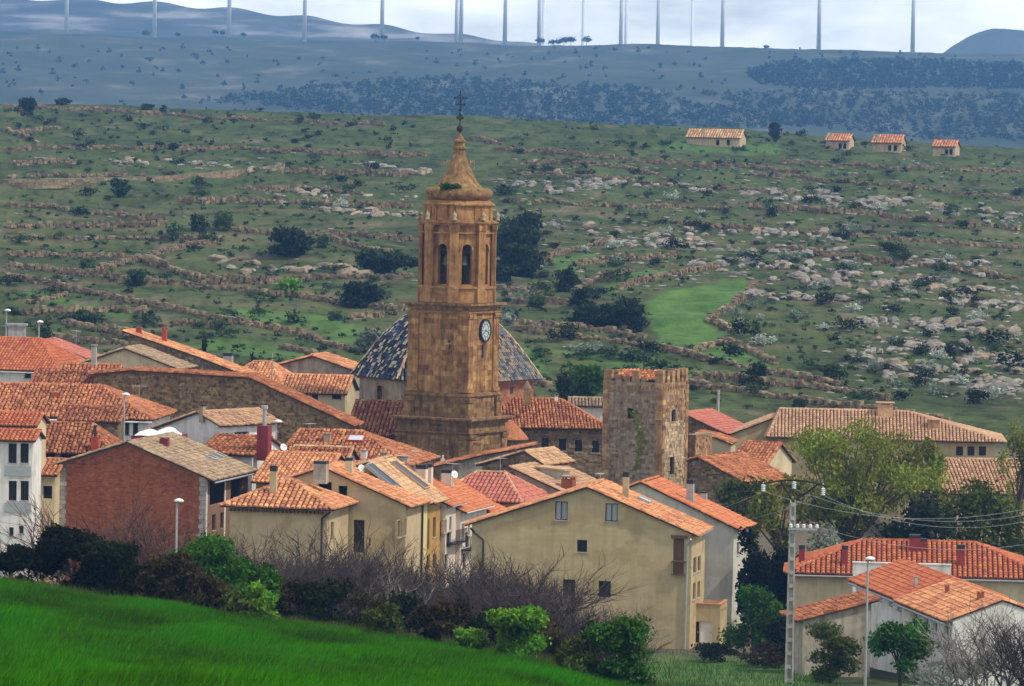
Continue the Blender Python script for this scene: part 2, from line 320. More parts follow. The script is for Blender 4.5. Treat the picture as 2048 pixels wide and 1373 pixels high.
MEADOW = [(1288, 610), (1330, 585), (1400, 572), (1475, 557), (1512, 568), (1500, 590), (1462, 618), (1418, 642), (1440, 665), (1462, 684), (1400, 698), (1330, 690), (1310, 660)]
MEADOW2 = [[(1200, 590), (1240, 550), (1330, 535), (1350, 550), (1260, 575)], [(1380, 705), (1455, 690), (1560, 735), (1480, 735)], [(330, 690), (480, 680), (640, 715), (560, 720)], [(380, 610), (640, 630), (800, 680), (700, 690), (560, 650)], [(1100, 520), (1200, 505), (1180, 530), (1120, 545)], [(10, 575), (100, 590), (300, 640), (200, 630)], [(1320, 280), (1560, 290), (1560, 312), (1300, 300)], [(1090, 700), (1300, 715), (1480, 760), (1300, 755)], [(980, 690), (1080, 700), (1100, 760), (1080, 760)]]
def cover(X, Y, Z):
    C = np.zeros((len(X), 3), np.float32)
    C[:, 0] = np.clip((207 - Y) / 3, 0, 1)
    px, py = project(X, np.maximum(Y, 20), Z)
    hillm = (Y > 470) & (Y < 1250)
    C[:, 1] = np.where(hillm & inpoly(px, py, MEADOW), 1, 0)
    for q in MEADOW2: C[:, 1] = np.maximum(C[:, 1], np.where(hillm & inpoly(px, py, q), .75, 0))
    C[:, 1] = np.maximum(C[:, 1], np.where((Y > 280) & (Y < 331) & (px > 1280) & (px < 1620), .6 , 0))
    C[:, 2] = np.clip((Y - 322) / 10, 0, 1) * np.clip((472 - Y) / 12, 0, 1)
    return C
GM = ground_mat()
ys = np.concatenate([np.arange(-60, 120, 12.), np.arange(120, 215, 1.5), np.arange(215, 470, 4.), np.arange(470, 760, 2.0), np.arange(760, 1240, 3.0), np.arange(1240, 1900, 30.)])
sheet('ground', ys, np.concatenate([np.arange(-4000, -100, 60.), np.arange(-100, 2150, 9.), np.arange(2150, 6000, 60.)]), GM, cover)
far = mat('far_heath', [(.02, .035, .02), (.035, .05, .028), (.055, .065, .04), (.15, .145, .11)], .025, bump=0, stretch=(1, .4, 1), big=.35, bigscale=.006, detail=9)
sheet('far_hillside', np.concatenate([np.arange(1870, 2500, 60.), np.arange(2500, 4750, 18.)]), np.concatenate([np.arange(-4000, -200, 60.), np.arange(-200, 2300, 14.), np.arange(2300, 6000, 60.)]), far)
def ridge(name, pts, Y, depth, m, base):
    V = []; Fc = []; rows = 9
    xs = np.arange(pts[0][0], pts[-1][0] + 1, 12.); py = np.interp(xs, [p[0] for p in pts], [p[1] for p in pts])
    tops = [P(x, y, Y) for x, y in zip(xs, py)]; n = len(xs)
    for r in range(rows):
        k = r / (rows - 1)
        for i, t in enumerate(tops):
            h = t.z + .12 * math.sin(i * .9)
            V.append((t.x * (1 - .05 * (1 - k)), Y - depth * (1 - k), base + (h - base) * (math.sin(k * math.pi / 2)) ** 1.2 + 2 * math.sin(i * .5 + r)))
    for i, t in enumerate(tops): V.append((t.x * 1.08, Y + depth, base))
    for r in range(rows):
        for i in range(n - 1): Fc.append((r * n + i, r * n + i + 1, (r + 1) * n + i + 1, (r + 1) * n + i))
    o = link(name, mesh(name, V, Fc, m, None, True)); o['kind'] = 'structure'; return o
farm2 = mat('ridge_heath', [(.04, .055, .04), (.10, .10, .085), (.45, .43, .4)], .022, bump=0, stretch=(.35, .35, 3.5), big=.3, bigscale=.004, detail=9)
ridge('distant_ridge', [(-3600, 70), (-2400, 40), (-1500, 52), (-700, 20), (-200, 8), (100, -2), (300, 6), (480, 20), (620, 36), (760, 52), (900, 70), (1000, 78), (1080, 92), (1200, 120), (1400, 160)], 5150, 350, farm2, -30)
farm3 = mat('mound_heath', [(.07, .075, .06), (.12, .115, .09)], .02, bump=0, detail=6)
ridge('distant_mound', [(1830, 160), (1880, 108), (1905, 88), (1940, 72), (1985, 61), (2040, 57), (2150, 60), (2300, 90), (2450, 150)], 5250, 300, farm3, -30)
# ---------------------------------------------------------------- house builder
def clip(poly, conv):
    out = poly
    n = len(conv)
    for i in range(n):
        a, b = conv[i], conv[(i + 1) % n]; inp = out; out = []
        side = lambda p: (b[0] - a[0]) * (p[1] - a[1]) - (b[1] - a[1]) * (p[0] - a[0])
        for j in range(len(inp)):
            p, q = inp[j], inp[(j + 1) % len(inp)]; sp_, sq = side(p), side(q)
            if sp_ >= -1e-9: out.append(p)
            if (sp_ > 1e-9 and sq < -1e-9) or (sp_ < -1e-9 and sq > 1e-9):
                t = sp_ / (sp_ - sq); out.append((p[0] + (q[0] - p[0]) * t, p[1] + (q[1] - p[1]) * t))
        if len(out) < 3: return []
    return out
TILE_CACHE = {}
def tile_template(pitch, row, nar=.42):
    r = pitch * nar; x = [-r, -r * .75, 0, r * .75, r]; z = [0.0, r * .68, r * 1.0, r * .68, 0.0]
    V = [(a, -.06, c + .035) for a, c in zip(x, z)] + [(a * .86, row * 1.02, c * .86 + .0) for a, c in zip(x, z)] + [(a, -.06, -.02) for a in (-r, 0, r)][:0]
    Fc = [(i, i + 1, i + 6, i + 5) for i in range(4)] + [(0, 4, 3, 2, 1)]
    return np.array(V), Fc
def tiles(p0, p1, poly, n, parent, m, pitch=.3, row=.42, nind=0, old=.0, tvals=None, name='roof_tile'):
    e = (p1 - p0).normalized(); w = n.cross(e)
    pa = [((p - p0).dot(e), (p - p0).dot(w)) for p in poly]
    if sum((pa[i][0] * pa[(i + 1) % len(pa)][1] - pa[(i + 1) % len(pa)][0] * pa[i][1]) for i in range(len(pa))) < 0: pa = pa[::-1]
    A0, A1 = min(a for a, b in pa), max(a for a, b in pa); B1 = max(b for a, b in pa)
    na = max(1, int((A1 - A0) / pitch)); nb = max(1, int(B1 / row)); pc = (A1 - A0) / na
    cs = [(A0 + (i + .5) * pc, j * row) for j in range(nb + 1) for i in range(na)]
    def inside(a, b):
        for i in range(len(pa)):
            x0, y0 = pa[i]; x1, y1 = pa[(i + 1) % len(pa)]; l = math.hypot(x1 - x0, y1 - y0) + 1e-9
            if ((x1 - x0) * (b - y0) - (y1 - y0) * (a - x0)) / l < -.02: return False
        return True
    cs = [c for c in cs if inside(c[0], c[1] + row * .55)]
    if not cs: return
    T, TF = tile_template(pc, row, .37 if name == 'dome_tile' else .42)
    M = []
    for a, b in cs:
        o = p0 + e * a + w * b + n * (.1 + (random.random() * .05 * old))
        ang = random.gauss(0, .05 * old + .006); ee = e * math.cos(ang) + w * math.sin(ang); ww = n.cross(ee)
        o = o + e * random.gauss(0, .02 * old) + w * random.gauss(0, .05 * old)
        M.append((o, ee, ww))
    tv = [random.choice(tvals) if tvals else max(-1, min(1, random.gauss(0, .5))) for _ in M]
    idx = sorted(range(len(M)), key=lambda i: (M[i][0] - EYE).length)
    ind = idx[:nind]; rest = idx[nind:]
    for i in ind:
        q = round(tv[i] * 4) / 4 if not tvals else tv[i]
        key = (round(pc, 3), round(row, 3), m.name, q)
        if key not in TILE_CACHE: TILE_CACHE[key] = mesh(name, T, TF, m, [q] * len(TF))
        o, ee, ww = M[i]; ob = bpy.data.objects.new(name, TILE_CACHE[key]); col.objects.link(ob); ob.parent = parent
        ob.matrix_basis = Matrix(((ee.x, ww.x, n.x, o.x), (ee.y, ww.y, n.y, o.y), (ee.z, ww.z, n.z, o.z), (0, 0, 0, 1)))
    if rest:
        V = []; Fc = []; tt = []; k = len(T)
        for c, i in enumerate(rest):
            o, ee, ww = M[i]; R = np.array([ee, ww, n]); V.append(T @ R + np.array(o))
            Fc += [tuple(x + c * k for x in f) for f in TF]; tt += [tv[i]] * len(TF)
        ob = link('roof_tiles', mesh('roof_tiles', np.concatenate(V), Fc, m, tt), parent); ob['kind'] = 'stuff'
def ridge_caps(mb, p0, p1, r=.13, step=.42, jit=.01):
    d = p1 - p0; l = d.length; k = max(1, int(l / step)); d = d / l
    s = d.cross(Vector((0, 0, 1))).normalized(); u = s.cross(d).normalized()
    for i in range(k):
        a = p0 + d * (l * i / k); b = p0 + d * (l * (i + 1.08) / k); t = random.gauss(0, .5); V = []
        for q, rr in ((a, r * 1.08), (b, r * .92)):
            for j in range(5):
                an = math.pi * j / 4; V.append(q + s * (rr * math.cos(an)) + u * (rr * math.sin(an) * .9 + random.gauss(0, jit)))
        mb.add(V, [(j, j + 1, j + 6, j + 5) for j in range(4)] + [(4, 3, 2, 1, 0)], max(-1, min(1, t)))
class House:
    def __init__(s, name, label, A=None, C=None, x2=None, W=None, yaw=0.0, L=8.0, prof=None, zb=None, cat='house', group=None):
        th = math.radians(yaw); s.u = Vector((math.cos(th), -math.sin(th), 0)); s.v = Vector((math.sin(th), math.cos(th), 0))
        if prof: A = (prof[0][0], prof[0][1], A); x2 = prof[-1][0]
        s.L = L
        if A is not None:
            a = P(*A); s.O = Vector((a.x, a.y, 0)); s.zA = a.z
            if W is None:
                s.W = s.hit2(x2, A[1])[0]
            else: s.W = W
        else:
            c = P(*C); s.W = W; o = c - s.u * W; s.O = Vector((o.x, o.y, 0)); s.zA = c.z
        s.zb = (min(zgf(*s.pt(a, b, 0).xy) for a in (0, s.W) for b in (0, L)) - .4) if zb is None else zb
        s.root = empty(name, s.pt(s.W / 2, L / 2, s.zb), label, cat, group)
        s.slopes = []; s.prof = None
        if prof: s.prof = [s.hit2(x, y) for x, y in prof]; s.prof[0] = (0.0, s.prof[0][1])
        s.roof = None
    def pt(s, a, b, z): return s.O + s.u * a + s.v * b + Vector((0, 0, z))
    def side(s, k):
        return {'f': (s.O, s.u, s.v), 'r': (s.O + s.u * s.W, s.v, -s.u), 'l': (s.O, s.v, s.u), 'b': (s.O + s.v * s.L, s.u, -s.v)}[k]
    def hit2(s, px, py, k='f'):
        o, e, n = s.side(k) if k != 'f' else (s.O, s.u, s.v)
        d = ray(px, py); t = (o - EYE).dot(n) / d.dot(n); p = EYE + d * t; return ((p - o).dot(e), p.z)
    def wallface(s, mb, k, poly, holes=(), reveal=.22, inside=True):
        o, e, n = s.side(k); w3 = lambda a, z, d=0: o + e * a + n * d + Vector((0, 0, z))
        if sum((poly[i][0] * poly[(i + 1) % len(poly)][1] - poly[(i + 1) % len(poly)][0] * poly[i][1]) for i in range(len(poly))) < 0: poly = poly[::-1]
        xs = sorted({min(p[0] for p in poly), max(p[0] for p in poly)} | {h[0] for h in holes} | {h[2] for h in holes})
        zs = sorted({min(p[1] for p in poly), max(p[1] for p in poly)} | {h[1] for h in holes} | {h[3] for h in holes})
        for i in range(len(xs) - 1):
            for j in range(len(zs) - 1):
                cx, cz = (xs[i] + xs[i + 1]) / 2, (zs[j] + zs[j + 1]) / 2
                if any(h[0] < cx < h[2] and h[1] < cz < h[3] for h in holes): continue
                c = clip([(xs[i], zs[j]), (xs[i + 1], zs[j]), (xs[i + 1], zs[j + 1]), (xs[i], zs[j + 1])], poly)
                if len(c) >= 3: mb.poly([w3(a, z) for a, z in c])
        for x0, z0, x1, z1 in holes:
            for (a0, b0), (a1, b1) in (((x0, z0), (x1, z0)), ((x1, z0), (x1, z1)), ((x1, z1), (x0, z1)), ((x0, z1), (x0, z0))):
                mb.poly([w3(a0, b0), w3(a1, b1), w3(a1, b1, reveal), w3(a0, b0, reveal)])
    def window(s, k, h, style):
        o, e, n = s.side(k); x0, z0, x1, z1 = h; w, hh = x1 - x0, z1 - z0; Z = Vector((0, 0, 1))
        base = o + e * x0 + Z * z0
        if style == 'o': return
        if style in ('door', 'gate', 'wdoor'):
            m = {'door': 'dark_wood', 'gate': 'dark_wood', 'wdoor': 'white_metal'}[style]
            d = MB(); d.box(base + n * .14, e * w, n * .06, Z * hh); dd = d.build('door', MATS[m], s.root)
            g = MB(); g.box(base + e * (w * .8) + n * .10 + Z * (hh * .45), e * .04, n * .05, Z * .12); g.build('handle', MATS['grey_metal'], dd); return
        fm = {'d': 'dark_wood', 'c': 'dark_wood', 's': 'brown_wood', 'w': 'white_metal', 'b': 'dark_wood', 'bl': 'blue_shutter'}.get(style, 'dark_wood')
        pm = {'d': 'glass', 'c': 'curtain', 's': 'brown_wood', 'w': 'glass', 'b': 'glass', 'bl': 'blue_shutter'}.get(style, 'glass')
        f = MB(); t = .06
        for a0, b0, aw, bh in ((0, 0, w, t), (0, hh - t, w, t), (0, t, t, hh - 2 * t), (w - t, t, t, hh - 2 * t), (w / 2 - t / 2, t, t, hh - 2 * t)):
            f.box(base + e * a0 + Z * b0 + n * .13, e * aw, n * .06, Z * bh)
        fo = f.build('window', MATS[fm], s.root)
        for q in (0, 1):
            g = MB(); aa = t if q == 0 else w / 2 + t / 2; ww = w / 2 - 1.5 * t
            g.box(base + e * aa + Z * t + n * .16, e * ww, n * .02, Z * (hh - 2 * t)); g.build('pane', MATS[pm], fo)
        g = MB(); g.box(base - e * .08 - Z * .07 - n * .06, e * (w + .16), n * .2, Z * .068); g.build('sill', MATS['concrete'], fo)
        if style == 'b':
            g = MB()
            for q in range(1, 7): g.box(base + e * (w * q / 7 - .012) + n * .03, e * .025, n * .025, Z * hh)
            g.build('bars', MATS['black_metal'], fo)
    def walls(s, m, wins=(), tops=None, m2=None):
        holes = {k: [] for k in 'frlb'}; st = []
        for w in wins:
            k = w[0]
            if len(w) == 6:
                a0, z1 = s.hit2(w[1], w[2], k); a1, z0 = s.hit2(w[3], w[4], k)
            if a1 < a0: a0, a1 = a1, a0
            h = (a0, z0, a1, z1); holes[k].append(h); st.append((k, h, w[5]))
        zb, W, L_ = s.zb, s.W, s.L; top = tops or s.tops
        s.holes = holes
        mb = MB()
        for k in 'frlb':
            ln = W if k in 'fb' else L_
            s.wallface(mb, k, [(0, zb), (ln, zb)] + [p for p in reversed(top[k])], holes[k])
        o = mb.build('wall', MATS[m], s.root); s.wall = o
        for k, h, q in st: s.window(k, h, q)
        return o
    def slope(s, pts, m, nind=0, pitch=.3, row=.42, old=.3, th=.1, ov=None):
        p = [Vector(q) for q in pts]
        n = (p[1] - p[0]).cross(p[-1] - p[0]).normalized()
        if n.z < 0: n = -n
        e = (p[1] - p[0]).normalized()
        if n.cross(e).dot(p[2] - p[0]) < 0: p[0], p[1] = p[1], p[0]; p[2:] = p[2:][::-1]; e = -e
        k = len(p); mb = MB()
        V = [q + n * .004 for q in p] + [q + n * th for q in p]
        mb.add(V, [tuple(reversed(range(k))), tuple(range(k, 2 * k))] + [(i, (i + 1) % k, k + (i + 1) % k, k + i) for i in range(k)])
        r = mb.build('roof', MATS['slab_dark'], s.root)
        tiles(p[0], p[1], p, n, r, MATS[m], pitch, row, nind, old)
        s.slopes.append((p[0], n, p, r)); s.roof = r
        return r
    def caps(s, segs, m, r=.13):
        mb = MB()
        for a, b in segs: ridge_caps(mb, a + Vector((0, 0, .12)), b + Vector((0, 0, .12)), r)
        o = mb.build('ridge_tiles', MATS[m], s.root); o['kind'] = 'stuff'
    def gutter(s, a, b, m='grey_metal', r=.07):
        mb = MB(); mb.tube(a, b, r, n=6); mb.build('gutter', MATS[m], s.root)
    # --- roof kinds
    def profile_roof(s, m, oe=.45, og=.25, nind=0, capm=None, **kw):
        pr = s.prof; W = s.W
        s.tops = {'f': pr, 'b': pr, 'l': [(0, pr[0][1]), (s.L, pr[0][1])], 'r': [(0, pr[-1][1]), (s.L, pr[-1][1])]}
        ridges = []; n = len(pr) - 1
        for i in range(n):
            (a0, z0), (a1, z1) = pr[i], pr[i + 1]; g = (z1 - z0) / max(1e-6, a1 - a0)
            if i == 0: a0 -= oe; z0 -= g * oe
            if i == n - 1: a1 += oe; z1 += g * oe
            lo, hi = ((a0, z0), (a1, z1)) if z0 < z1 else ((a1, z1), (a0, z0))
            s.slope([s.pt(lo[0], -og, lo[1]), s.pt(lo[0], s.L + og, lo[1]), s.pt(hi[0], s.L + og, hi[1]), s.pt(hi[0], -og, hi[1])], m, nind=nind if i == n - 1 else 0, **kw)
            ridges.append((s.pt(a0, -og + .1, z0), s.pt(a1, -og + .1, z1)))
            if i < n - 1: ridges.append((s.pt(a1, -og, z1), s.pt(a1, s.L + og, z1)))
        s.caps(ridges, capm or m)
    def eave_roof(s, m, rise, oe=.45, og=.25, nind=0, z=None, t=.5, capm=None, **kw):
        z = s.zA if z is None else z; L_, W = s.L, s.W; b = L_ * t; s.ridge_z = z + rise
        zb2 = z + rise - rise / b * (L_ - b) if t < .99 else z + rise
        s.tops = {'f': [(0, z), (W, z)], 'b': [(0, zb2), (W, zb2)], 'l': [(0, z), (b, z + rise), (L_, zb2)] if t < .99 else [(0, z), (L_, z + rise)]}
        s.tops['r'] = s.tops['l']; g = rise / b
        s.slope([s.pt(-og, -oe, z - g * oe), s.pt(W + og, -oe, z - g * oe), s.pt(W + og, b, z + rise), s.pt(-og, b, z + rise)], m, nind=nind, **kw)
        seg = [(s.pt(-og, b, z + rise), s.pt(W + og, b, z + rise)), (s.pt(-og + .1, -oe, z - g * oe), s.pt(-og + .1, b, z + rise)), (s.pt(W + og - .1, -oe, z - g * oe), s.pt(W + og - .1, b, z + rise))]
        if t < .99: s.slope([s.pt(-og, L_ + oe, zb2 - g * oe), s.pt(W + og, L_ + oe, zb2 - g * oe), s.pt(W + og, b, z + rise), s.pt(-og, b, z + rise)], m, **kw)
        s.caps(seg, capm or m)
    def hip_roof(s, m, rise, inset, oe=.45, nind=0, z=None, insetl=None, capm=None, **kw):
        z = s.zA if z is None else z; L_, W = s.L, s.W
        s.tops = {k: [(0, z), (W if k in 'fb' else L_, z)] for k in 'frlb'}; g = rise / (L_ / 2)
        il = inset if insetl is None else insetl; b = L_ / 2; ze = z - .18
        c0, c1, c2, c3 = s.pt(-oe, -oe, ze), s.pt(W + oe, -oe, ze), s.pt(W + oe, L_ + oe, ze), s.pt(-oe, L_ + oe, ze)
        r0, r1 = s.pt(il, b, z + rise), s.pt(W - inset, b, z + rise)
        one = (r1 - r0).length < .3
        if one: r0 = r1 = (r0 + r1) / 2
        q = [0.0, 0.0]
        s.slope([c0, c1, r0] if one else [c0, c1, r1, r0], m, nind=nind, **kw); s.slope([c1, c2, r1], m, nind=nind // 2, **kw)
        s.slope([c2, c3, r0] if one else [c2, c3, r0, r1], m, **kw); s.slope([c3, c0, r0], m, **kw)
        seg = [(c0, r0), (c1, r1), (c2, r1), (c3, r0)] + ([] if one else [(r0, r1)])
        s.caps(seg, capm or m)
    def on_roof(s, px, py):
        best = None; d = ray(px, py)
        for o, n, p, r in s.slopes:
            den = d.dot(n)
            if abs(den) < 1e-6: continue
            t = (o - EYE).dot(n) / den; q = EYE + d * t
            ok = all(((p[(i + 1) % len(p)] - p[i]).cross(q - p[i])).dot(n) > -.3 for i in range(len(p)))
            if ok and den < 0 and (best is None or t < best[0]): best = (t, q + n * .1, n, r)
        if best is None:
            o, n, p, r = min(s.slopes, key=lambda x: (sum(x[2], Vector()) / len(x[2]) - EYE).length); t = (o - EYE).dot(n) / d.dot(n); best = (t, EYE + d * t, n, r)
        return best[1], best[2], best[3]
    def chimney(s, px, ybase, ytop, wpx, m='cream_plaster', cap='black_metal', capk='pot', parent=None):
        q, n, r = s.on_roof(px, ybase); sc = F / q.y; h = (ybase - ytop) / sc; w = wpx / sc / 2
        mb = MB(); base = q - Vector((0, 0, .6)); ax = s.u * w; ay = s.v * (w * .85)
        mb.box(base - ax - ay, ax * 2, ay * 2, Vector((0, 0, h * .8 + .6))); c = mb.build('chimney', MATS[m], s.root)
        tp = q + Vector((0, 0, h * .8)); k = MB()
        if capk == 'pot':
            k.box(tp - ax * 1.02 - ay * 1.02, ax * 2.04, ay * 2.04, Vector((0, 0, h * .2)))
        elif capk == 'slab':
            for sx in (-1, 1):
                for sy in (-1, 1): k.cbox(tp + ax * .75 * sx + ay * .75 * sy, w * .18, w * .18, h * .12)
            k.box(tp - ax * 1.25 - ay * 1.25 + Vector((0, 0, h * .12)), ax * 2.5, ay * 2.5, Vector((0, 0, h * .06)))
        elif capk == 'pipe':
            k.tube(tp, tp + Vector((0, 0, h * .5)), w * .35, n=8); k.tube(tp + Vector((0, 0, h * .5)), tp + Vector((0, 0, h * .6)), w * .55, n=8)
        k.build('chimney_cap', MATS[cap], c); return c
    def skylight(s, px, py, w, h, m='skylight_glass', fm='grey_metal'):
        q, n, r = s.on_roof(px, py); e = n.cross(Vector((0, 0, 1))).normalized(); e = -e; up = n.cross(e)
        if up.z < 0: up = -up
        mb = MB(); o = q - e * w / 2 - up * h / 2 + n * .04; t = .08
        for a, b, c, d in ((0, 0, w, t), (0, h - t, w, t), (0, t, t, h - 2 * t), (w - t, t, t, h - 2 * t)): mb.box(o + e * a + up * b, e * c, up * d, n * .24)
        f = mb.build('skylight', MATS[fm], s.root); g = MB(); g.box(o + e * t + up * t, e * (w - 2 * t), up * (h - 2 * t), n * .2); g.build('pane', MATS[m], f)
    def downpipe(s, pts, r=.06, m='black_metal'):
        mb = MB()
        for a, b in zip(pts[:-1], pts[1:]): mb.tube(a, b, r, n=6)
        mb.build('downpipe', MATS[m], s.root)
    def rubble(s, k, poly, m='stone_bits', sz=(.42, .2), dens=.8, parent=None, holes=()):
        o, e, n = s.side(k) if isinstance(k, str) else k; mb = MB(); Z = Vector((0, 0, 1))
        if sum((poly[i][0] * poly[(i + 1) % len(poly)][1] - poly[(i + 1) % len(poly)][0] * poly[i][1]) for i in range(len(poly))) < 0: poly = poly[::-1]
        x0, x1 = min(p[0] for p in poly), max(p[0] for p in poly); z0, z1 = min(p[1] for p in poly), max(p[1] for p in poly)
        z = z0
        while z < z1 - .1:
            h = sz[1] * random.uniform(.75, 1.35); x = x0
            while x < x1 - .1:
                w = sz[0] * random.uniform(.5, 1.5); a, b, c, d = x + .012, z + .012, min(x + w, x1) - .012, min(z + h, z1) - .012
                if random.random() < dens and not any(q[0] - .1 < (a + c) / 2 < q[2] + .1 and q[1] - .1 < (b + d) / 2 < q[3] + .1 for q in holes):
                    if len(clip([(a, b), (c, b), (c, d), (a, d)], poly)) == 4 and all(ok(p, poly) for p in ((a, d), (c, d))):
                        pr = random.uniform(.015, .07); mb.box(o + e * a + Z * b - n * pr, e * (c - a), n * pr, Z * (d - b), max(-1, min(1, random.gauss(0, .55))))
                x += w
            z += h
        ob = mb.build('stones', MATS[m], parent or s.wall); ob['kind'] = 'stuff'; return ob
def ok(p, poly):
    for i in range(len(poly)):
        a, b = poly[i], poly[(i + 1) % len(poly)]
        if (b[0] - a[0]) * (p[1] - a[1]) - (b[1] - a[1]) * (p[0] - a[0]) < -1e-6: return False
    return True
BLK = {}
def block(parent, o, e, w, u, h, n, d, m, q, name='stone_block'):
    key = (m, q)
    if key not in BLK: BLK[key] = mesh(name, [(0, 0, 0), (1, 0, 0), (1, 1, 0), (0, 1, 0), (0, 0, 1), (1, 0, 1), (1, 1, 1), (0, 1, 1)], CUBE_F, MATS[m], [q] * 6)
    ob = bpy.data.objects.new(name, BLK[key]); col.objects.link(ob); ob.parent = parent
    a, b, c = e * w, u * h, n * d
    ob.matrix_basis = Matrix(((a.x, b.x, c.x, o.x), (a.y, b.y, c.y, o.y), (a.z, b.z, c.z, o.z), (0, 0, 0, 1))); return ob
class Ashlar:
    """lays coursed blocks on wall faces; the first `lim` become single objects, the rest one mesh"""
    def __init__(s, parent, m, lim, name='stone_block'): s.p = parent; s.m = m; s.lim = lim; s.mb = MB(); s.n = 0; s.name = name
    def lay(s, o, e, n, w, z0, z1, bw=.75, bh=.42, proud=.03, holes=(), single=True, gap=.012):
        rows = max(1, round((z1 - z0) / bh)); bh = (z1 - z0) / rows; Z = Vector((0, 0, 1))
        for r in range(rows):
            cuts = [0.0]; x = bw * (.5 if r % 2 else 1) * random.uniform(.8, 1.2)
            while x < w - bw * .35: cuts.append(x); x += bw * random.uniform(.7, 1.3)
            cuts.append(w)
            for a, b in zip(cuts[:-1], cuts[1:]):
                za, zb = z0 + r * bh, z0 + (r + 1) * bh
                if any(h[0] < b and h[2] > a and h[1] < zb and h[3] > za for h in holes): continue
                q = max(-1, min(1, random.gauss(0, .5))); pr = proud * random.uniform(.6, 1.2)
                oo = o + e * (a + gap) + Z * (za + gap); W, H = b - a - 2 * gap, bh - 2 * gap
                if single and s.n < s.lim: block(s.p, oo, e, W, Z, H, n, pr, s.m, round(q * 4) / 4, s.name); s.n += 1
                else: s.mb.box(oo, e * W, Z * H, n * pr, q)
    def done(s, name='stone_blocks'):
        if s.mb.v: s.mb.build(name, MATS[s.m], s.p, kind='stuff')
def leaf_cloud(n, lobes, size, seed, flat=.0, up=0.0):
    r = np.random.default_rng(seed); w = np.array([l[3] * l[4] * l[5] for l in lobes]) ** .75; idx = r.choice(len(lobes), n, p=w / w.sum()); Lb = np.array(lobes)[idx]
    d = r.normal(size=(n, 3)); d /= np.linalg.norm(d, axis=1)[:, None]; rad = r.uniform(.15, 1, n) ** .45 * (1 + .2 * r.normal(size=n))
    c = Lb[:, :3] + d * rad[:, None] * Lb[:, 3:6]
    a = r.normal(size=(n, 3)); a[:, 2] *= (1 - flat); a += d * .4; a[:, 2] += up; a /= np.linalg.norm(a, axis=1)[:, None]
    b = np.cross(a, r.normal(size=(n, 3))); b /= np.linalg.norm(b, axis=1)[:, None]
    s = size * r.uniform(.6, 1.4, n)[:, None]; a = a * s; b = b * s * .55
    V = np.stack([c - a, c + b * .9, c + a, c - b * .9], 1).reshape(-1, 3); Fc = np.arange(4 * n).reshape(n, 4)
    lt = r.normal(0, .35, len(lobes))[idx] + r.normal(0, .4, n)
    return V, Fc, np.clip(lt, -1, 1)
Zv = Vector((0, 0, 1))
